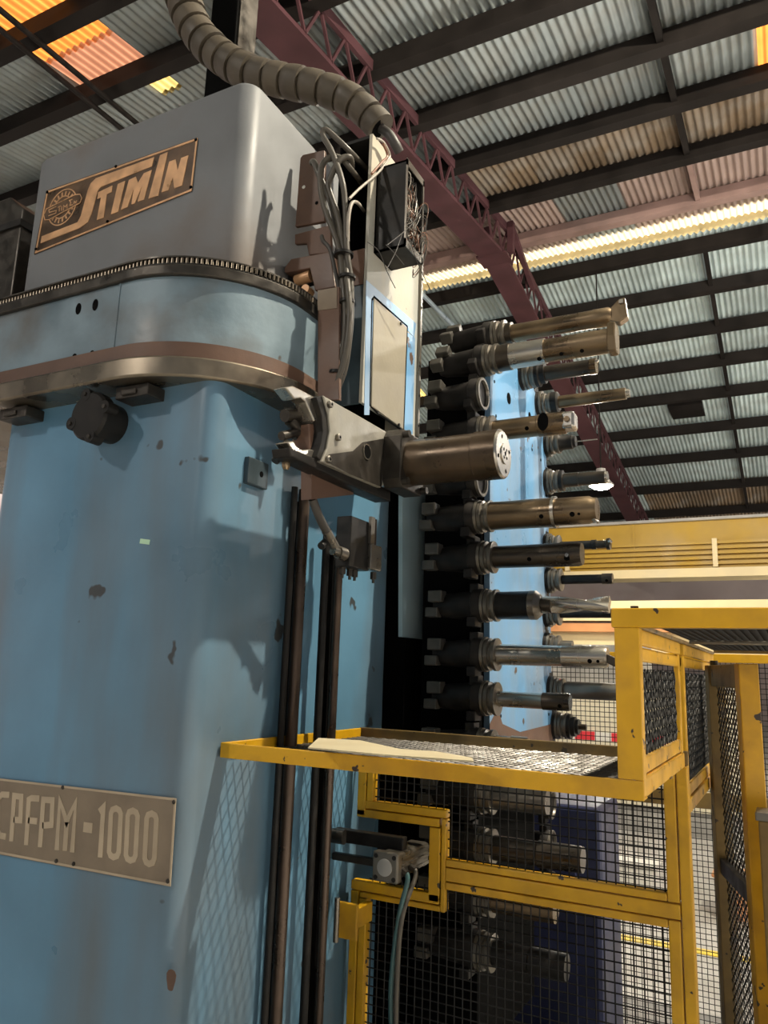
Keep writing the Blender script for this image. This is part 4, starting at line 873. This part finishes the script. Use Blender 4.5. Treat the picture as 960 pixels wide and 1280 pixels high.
# lower fence with a notch for the actuator
FY = 2.12
fn = thing('fence_panel', (-.7, FY, 0), 'yellow framed square mesh fence panel with stepped notch under the tray', 'fence')
def px_x(x, y): return at(x, y, Y=FY).x
def px_z(x, y): return at(x, y, Y=FY).z
xl0, xl1 = px_x(437, 1150), px_x(457, 1150); xn0, xn1 = px_x(536, 1060), px_x(557, 1060)
xr0, xr1 = px_x(833, 1060), TXR
zA1, zA0 = px_z(500, 1006), px_z(500, 1026); zB1, zB0 = px_z(500, 1110), px_z(500, 1131)
zM1, zM0 = px_z(700, 1106), px_z(700, 1136)
th = .03
def fb(x0, x1, z0, z1, m='yellow_paint'):
    frame_bar(fn, (x0, FY, z0), (x1, FY + th, z1), m)
fb(xl0 + .01, xl0 + .038, zA0 + .0, TZ); fb(xl0 + .041, xl0 + .062, zA1, TZ)
fb(xl0 + .038, xn1, zA1 - .022, zA1); fb(xl0 + .01, xn0 + .03, zA0 - .004, zA1 - .025)
fb(xn0, xn0 + .034, zB0 + .022, zA0 - .006); fb(xn0 + .037, xn1, zB0, zA1 - .024)
fb(xl0, xn0 + .034, zB1 - .026, zB1); fb(xl0 + .03, xn0 + .036, zB0, zB1 - .029)
fb(xl0, xl0 + .026, 0, zB1 - .028); fb(xl0 + .029, xl1, 0, zB0 - .002)
fb(xn1, xr0 - .003, zM1, zM1 + .018); fb(xn1, xr0 + .027, zM0 + .02, zM1 - .003); fb(xn1, xr0 - .003, zM0 - .002, zM0 + .017)
fb(xr0 - .002, xr0 + .026, zM1, TZ); fb(xr0 - .002, xr0 + .026, 0, zM0 + .017); fb(xr0 + .029, xr1, 0, TZ)
frame_bar(fn, (xr1 - .004, FY, 0), (xr1 + .001, FY + .04, TZ))
wire_grid('upper_mesh', fn, (xl0 + .06, FY + .015, zA1), (1, 0, 0), (0, 0, 1), xn1 - xl0 - .06, TZ - zA1, .0235, .0019)
wire_grid('upper_mesh', fn, (xn1, FY + .015, zM1 + .01), (1, 0, 0), (0, 0, 1), xr0 - xn1, TZ - zM1 - .01, .0235, .0019)
wire_grid('lower_mesh', fn, (xl1, FY + .015, 0.05), (1, 0, 0), (0, 0, 1), xr0 - xl1, zM0 - .05, .0235, .0019)
hx = at(420, 1150, Y=2.0).x; hz0, hz1 = at(430, 1174, Y=2.0).z, at(430, 1128, Y=2.0).z
hg = frame_bar(fn, (hx, 2.0, hz0), (at(446, 1150, Y=2.0).x, 2.012, hz1), name='hinge_tab')
frame_bar(fn, (hx + .03, 2.012, hz0 + .02), (hx + .05, FY, hz1 - .02), name='hinge_strap')
MB().cyl((hx + .004, 1.996, hz0 - .01), (hx + .004, 1.996, hz1 + .01), .008, n=12).obj('hinge_pin', 'grey_steel', hg, smooth=40)
# back fence
bf = thing('back_fence', (-.8, 4.0, 0), 'square mesh back fence with yellow edge behind the magazine', 'fence')
frame_bar(bf, (-1.32, 4.0, 0), (-1.27, 4.04, 1.72)); frame_bar(bf, (-1.27, 4.0, 1.68), (.9, 4.04, 1.72)); frame_bar(bf, (.86, 4.0, 0), (.9, 4.04, 1.68))
frame_bar(bf, (-1.27, 4.0, 1.02), (.86, 4.03, 1.09), 'yellow_dirty')
wire_grid('mesh', bf, (-1.27, 4.02, .05), (1, 0, 0), (0, 0, 1), 2.15, 1.63, .0235, .0017)
# gate standing ajar
A, B = Vector((-.218, 2.72, 0)), Vector((-.106, 2.33, 0)); u = (B - A).normalized(); wl_ = (B - A).length; nn = u.cross(Vector((0, 0, 1)))
gt = thing('gate', tuple(A), 'yellow framed gate of dark expanded mesh standing ajar past the fence', 'gate')
def gbar(s0, s1, z0, z1, m, d=.035):
    MB().prism([A + u * s0 + nn * (-d/2) + Vector((0, 0, z0)), A + u * s1 + nn * (-d/2) + Vector((0, 0, z0)), A + u * s1 + nn * (d/2) + Vector((0, 0, z0)), A + u * s0 + nn * (d/2) + Vector((0, 0, z0))], (0, 0, z1 - z0)).obj('gate_bar', m, gt, bevel=.003)
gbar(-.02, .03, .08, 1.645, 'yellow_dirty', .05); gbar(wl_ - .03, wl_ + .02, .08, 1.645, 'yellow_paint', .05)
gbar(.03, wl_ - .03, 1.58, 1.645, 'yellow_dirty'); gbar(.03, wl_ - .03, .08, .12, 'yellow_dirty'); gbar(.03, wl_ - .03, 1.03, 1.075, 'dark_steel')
diamond('gate_mesh', gt, A + u * .03 + Vector((0, 0, .12)), tuple(u), (0, 0, 1), wl_ - .06, 1.46, .034, .0135, .0045, .002, 'mesh_oily', .3)
MB().cyl(A + Vector((0, 0, 1.645)), A + Vector((0, 0, 1.66)), .012, n=10).obj('hinge_pin', 'dark_steel', gt)
MB().cyl(A, A + Vector((0, 0, .08)), .012, n=10).obj('hinge_pin', 'dark_steel', gt)
gp = thing('gate_post', (.0, 2.24, 0), 'short brown yellow post with sloped cap by the gate edge', 'post')
q = at(947, 1015, Y=2.2)
MB().box((q.x, 2.2, 0), (q.x + .09, 2.28, q.z - .02)).obj('post_body', 'yellow_dirty', gp, bevel=.004)
MB().box((q.x - .006, 2.194, q.z - .02), (q.x + .096, 2.286, q.z)).obj('post_cap', 'grey_steel', gp, bevel=.003)

# ------------------------------------------------------------------ pneumatic actuator in the notch
ac = thing('pneumatic_cylinder', (-1.05, 2.0, 1.05), 'small grey square pneumatic cylinder with green hoses in the fence notch', 'actuator')
c0 = at(482, 1084, Y=1.97); s = .038
MB().cbox((c0.x, 1.98, c0.z), (s * 2, .03, s * 2)).obj('end_block', 'grey_steel', ac, bevel=.005)
bar_ = MB().cbox((c0.x, 2.09, c0.z), (s * 1.7, .19, s * 1.7)).obj('barrel', 'grey_steel', ac, bevel=.010)
for z in (-.02, 0, .02): MB().box((c0.x + s * .85, 2.0, c0.z + z - .004), (c0.x + s * .85 + .003, 2.18, c0.z + z + .004)).obj('rib', 'grey_steel', bar_)
MB().lathe((c0.x, 1.966, c0.z), NY, [(0, .022), (.004, .022), (.006, .018)], 20).obj('boss', 'far_grey', ac, smooth=40)
for sx in (-1, 1):
    for sz in (-1, 1): MB().lathe((c0.x + sx * .027, 1.966, c0.z + sz * .027), NY, [(0, .006), (.003, .006)], 10).obj('screw', 'black_metal', ac)
MB().box((-1.195, 2.03, c0.z + .03), (c0.x + .02, 2.06, c0.z + .065)).obj('mount_arm', 'black_metal', ac, bevel=.003)
MB().box((-1.195, 2.03, c0.z - .02), (c0.x - s, 2.05, c0.z + .0)).obj('mount_arm', 'dark_steel', ac, bevel=.003)
MB().cyl((-1.19, 2.02, c0.z + .048), (-1.15, 2.02, c0.z + .048), .02, n=14).obj('pivot', 'dark_steel', ac, smooth=40)
for k, (dx, m) in enumerate(((0, 'hose_green'), (.016, 'cable_grey'))):
    h0 = Vector((c0.x + s + .004, 2.0 + .05 * k, c0.z - .01))
    MB().tube(cr([h0, h0 + Vector((.014, -.01, -.02)), Vector((c0.x + s + dx * .6, 1.98, c0.z - .12)), Vector((c0.x + s - .012 + dx, 1.97, c0.z - .28)), Vector((c0.x + s - .004 + dx * .7, 1.97, c0.z - .45)), Vector((c0.x + s + dx, 1.98, .3)), Vector((c0.x + s + dx, 2.0, 0.02))], 6), .0065, 9).obj('hose', m, ac, smooth=60)
    MB().cyl(h0 - Vector((.008, 0, 0)), h0 + Vector((.010, -.004, -.006)), .010, n=8).obj('fitting', 'dark_steel', ac)
# inner machine seen through the mesh
iz = at(700, 1008, Y=3.3).z
im = thing('coolant_machine', (-.9, 3.6, 0), 'dark navy machine base standing behind the square mesh', 'machine')
ix = at(752, 1100, Y=3.35).x
MB().prism([(ix - .55, 3.35, 0), (ix, 3.35, 0), (ix, 3.35, iz), (ix - .55, 3.35, iz)], (0, .38, 0)).obj('body', 'navy_paint', im, bevel=.02)
MB().box((ix - .5, 3.335, .2), (ix - .1, 3.352, iz - .15)).obj('door', 'navy_paint', im, bevel=.004)
MB().box((-1.1, 2.5, 0.0), (ix - .1, 3.3, .25)).obj('sump', 'hole_black', im, bevel=.01)
for k in range(3): MB().cyl((-1.0, 2.5 + .2 * k, .3), (-.35, 2.5 + .2 * k, .3), .02, n=10).obj('pipe', 'rod_brown', im, smooth=40)
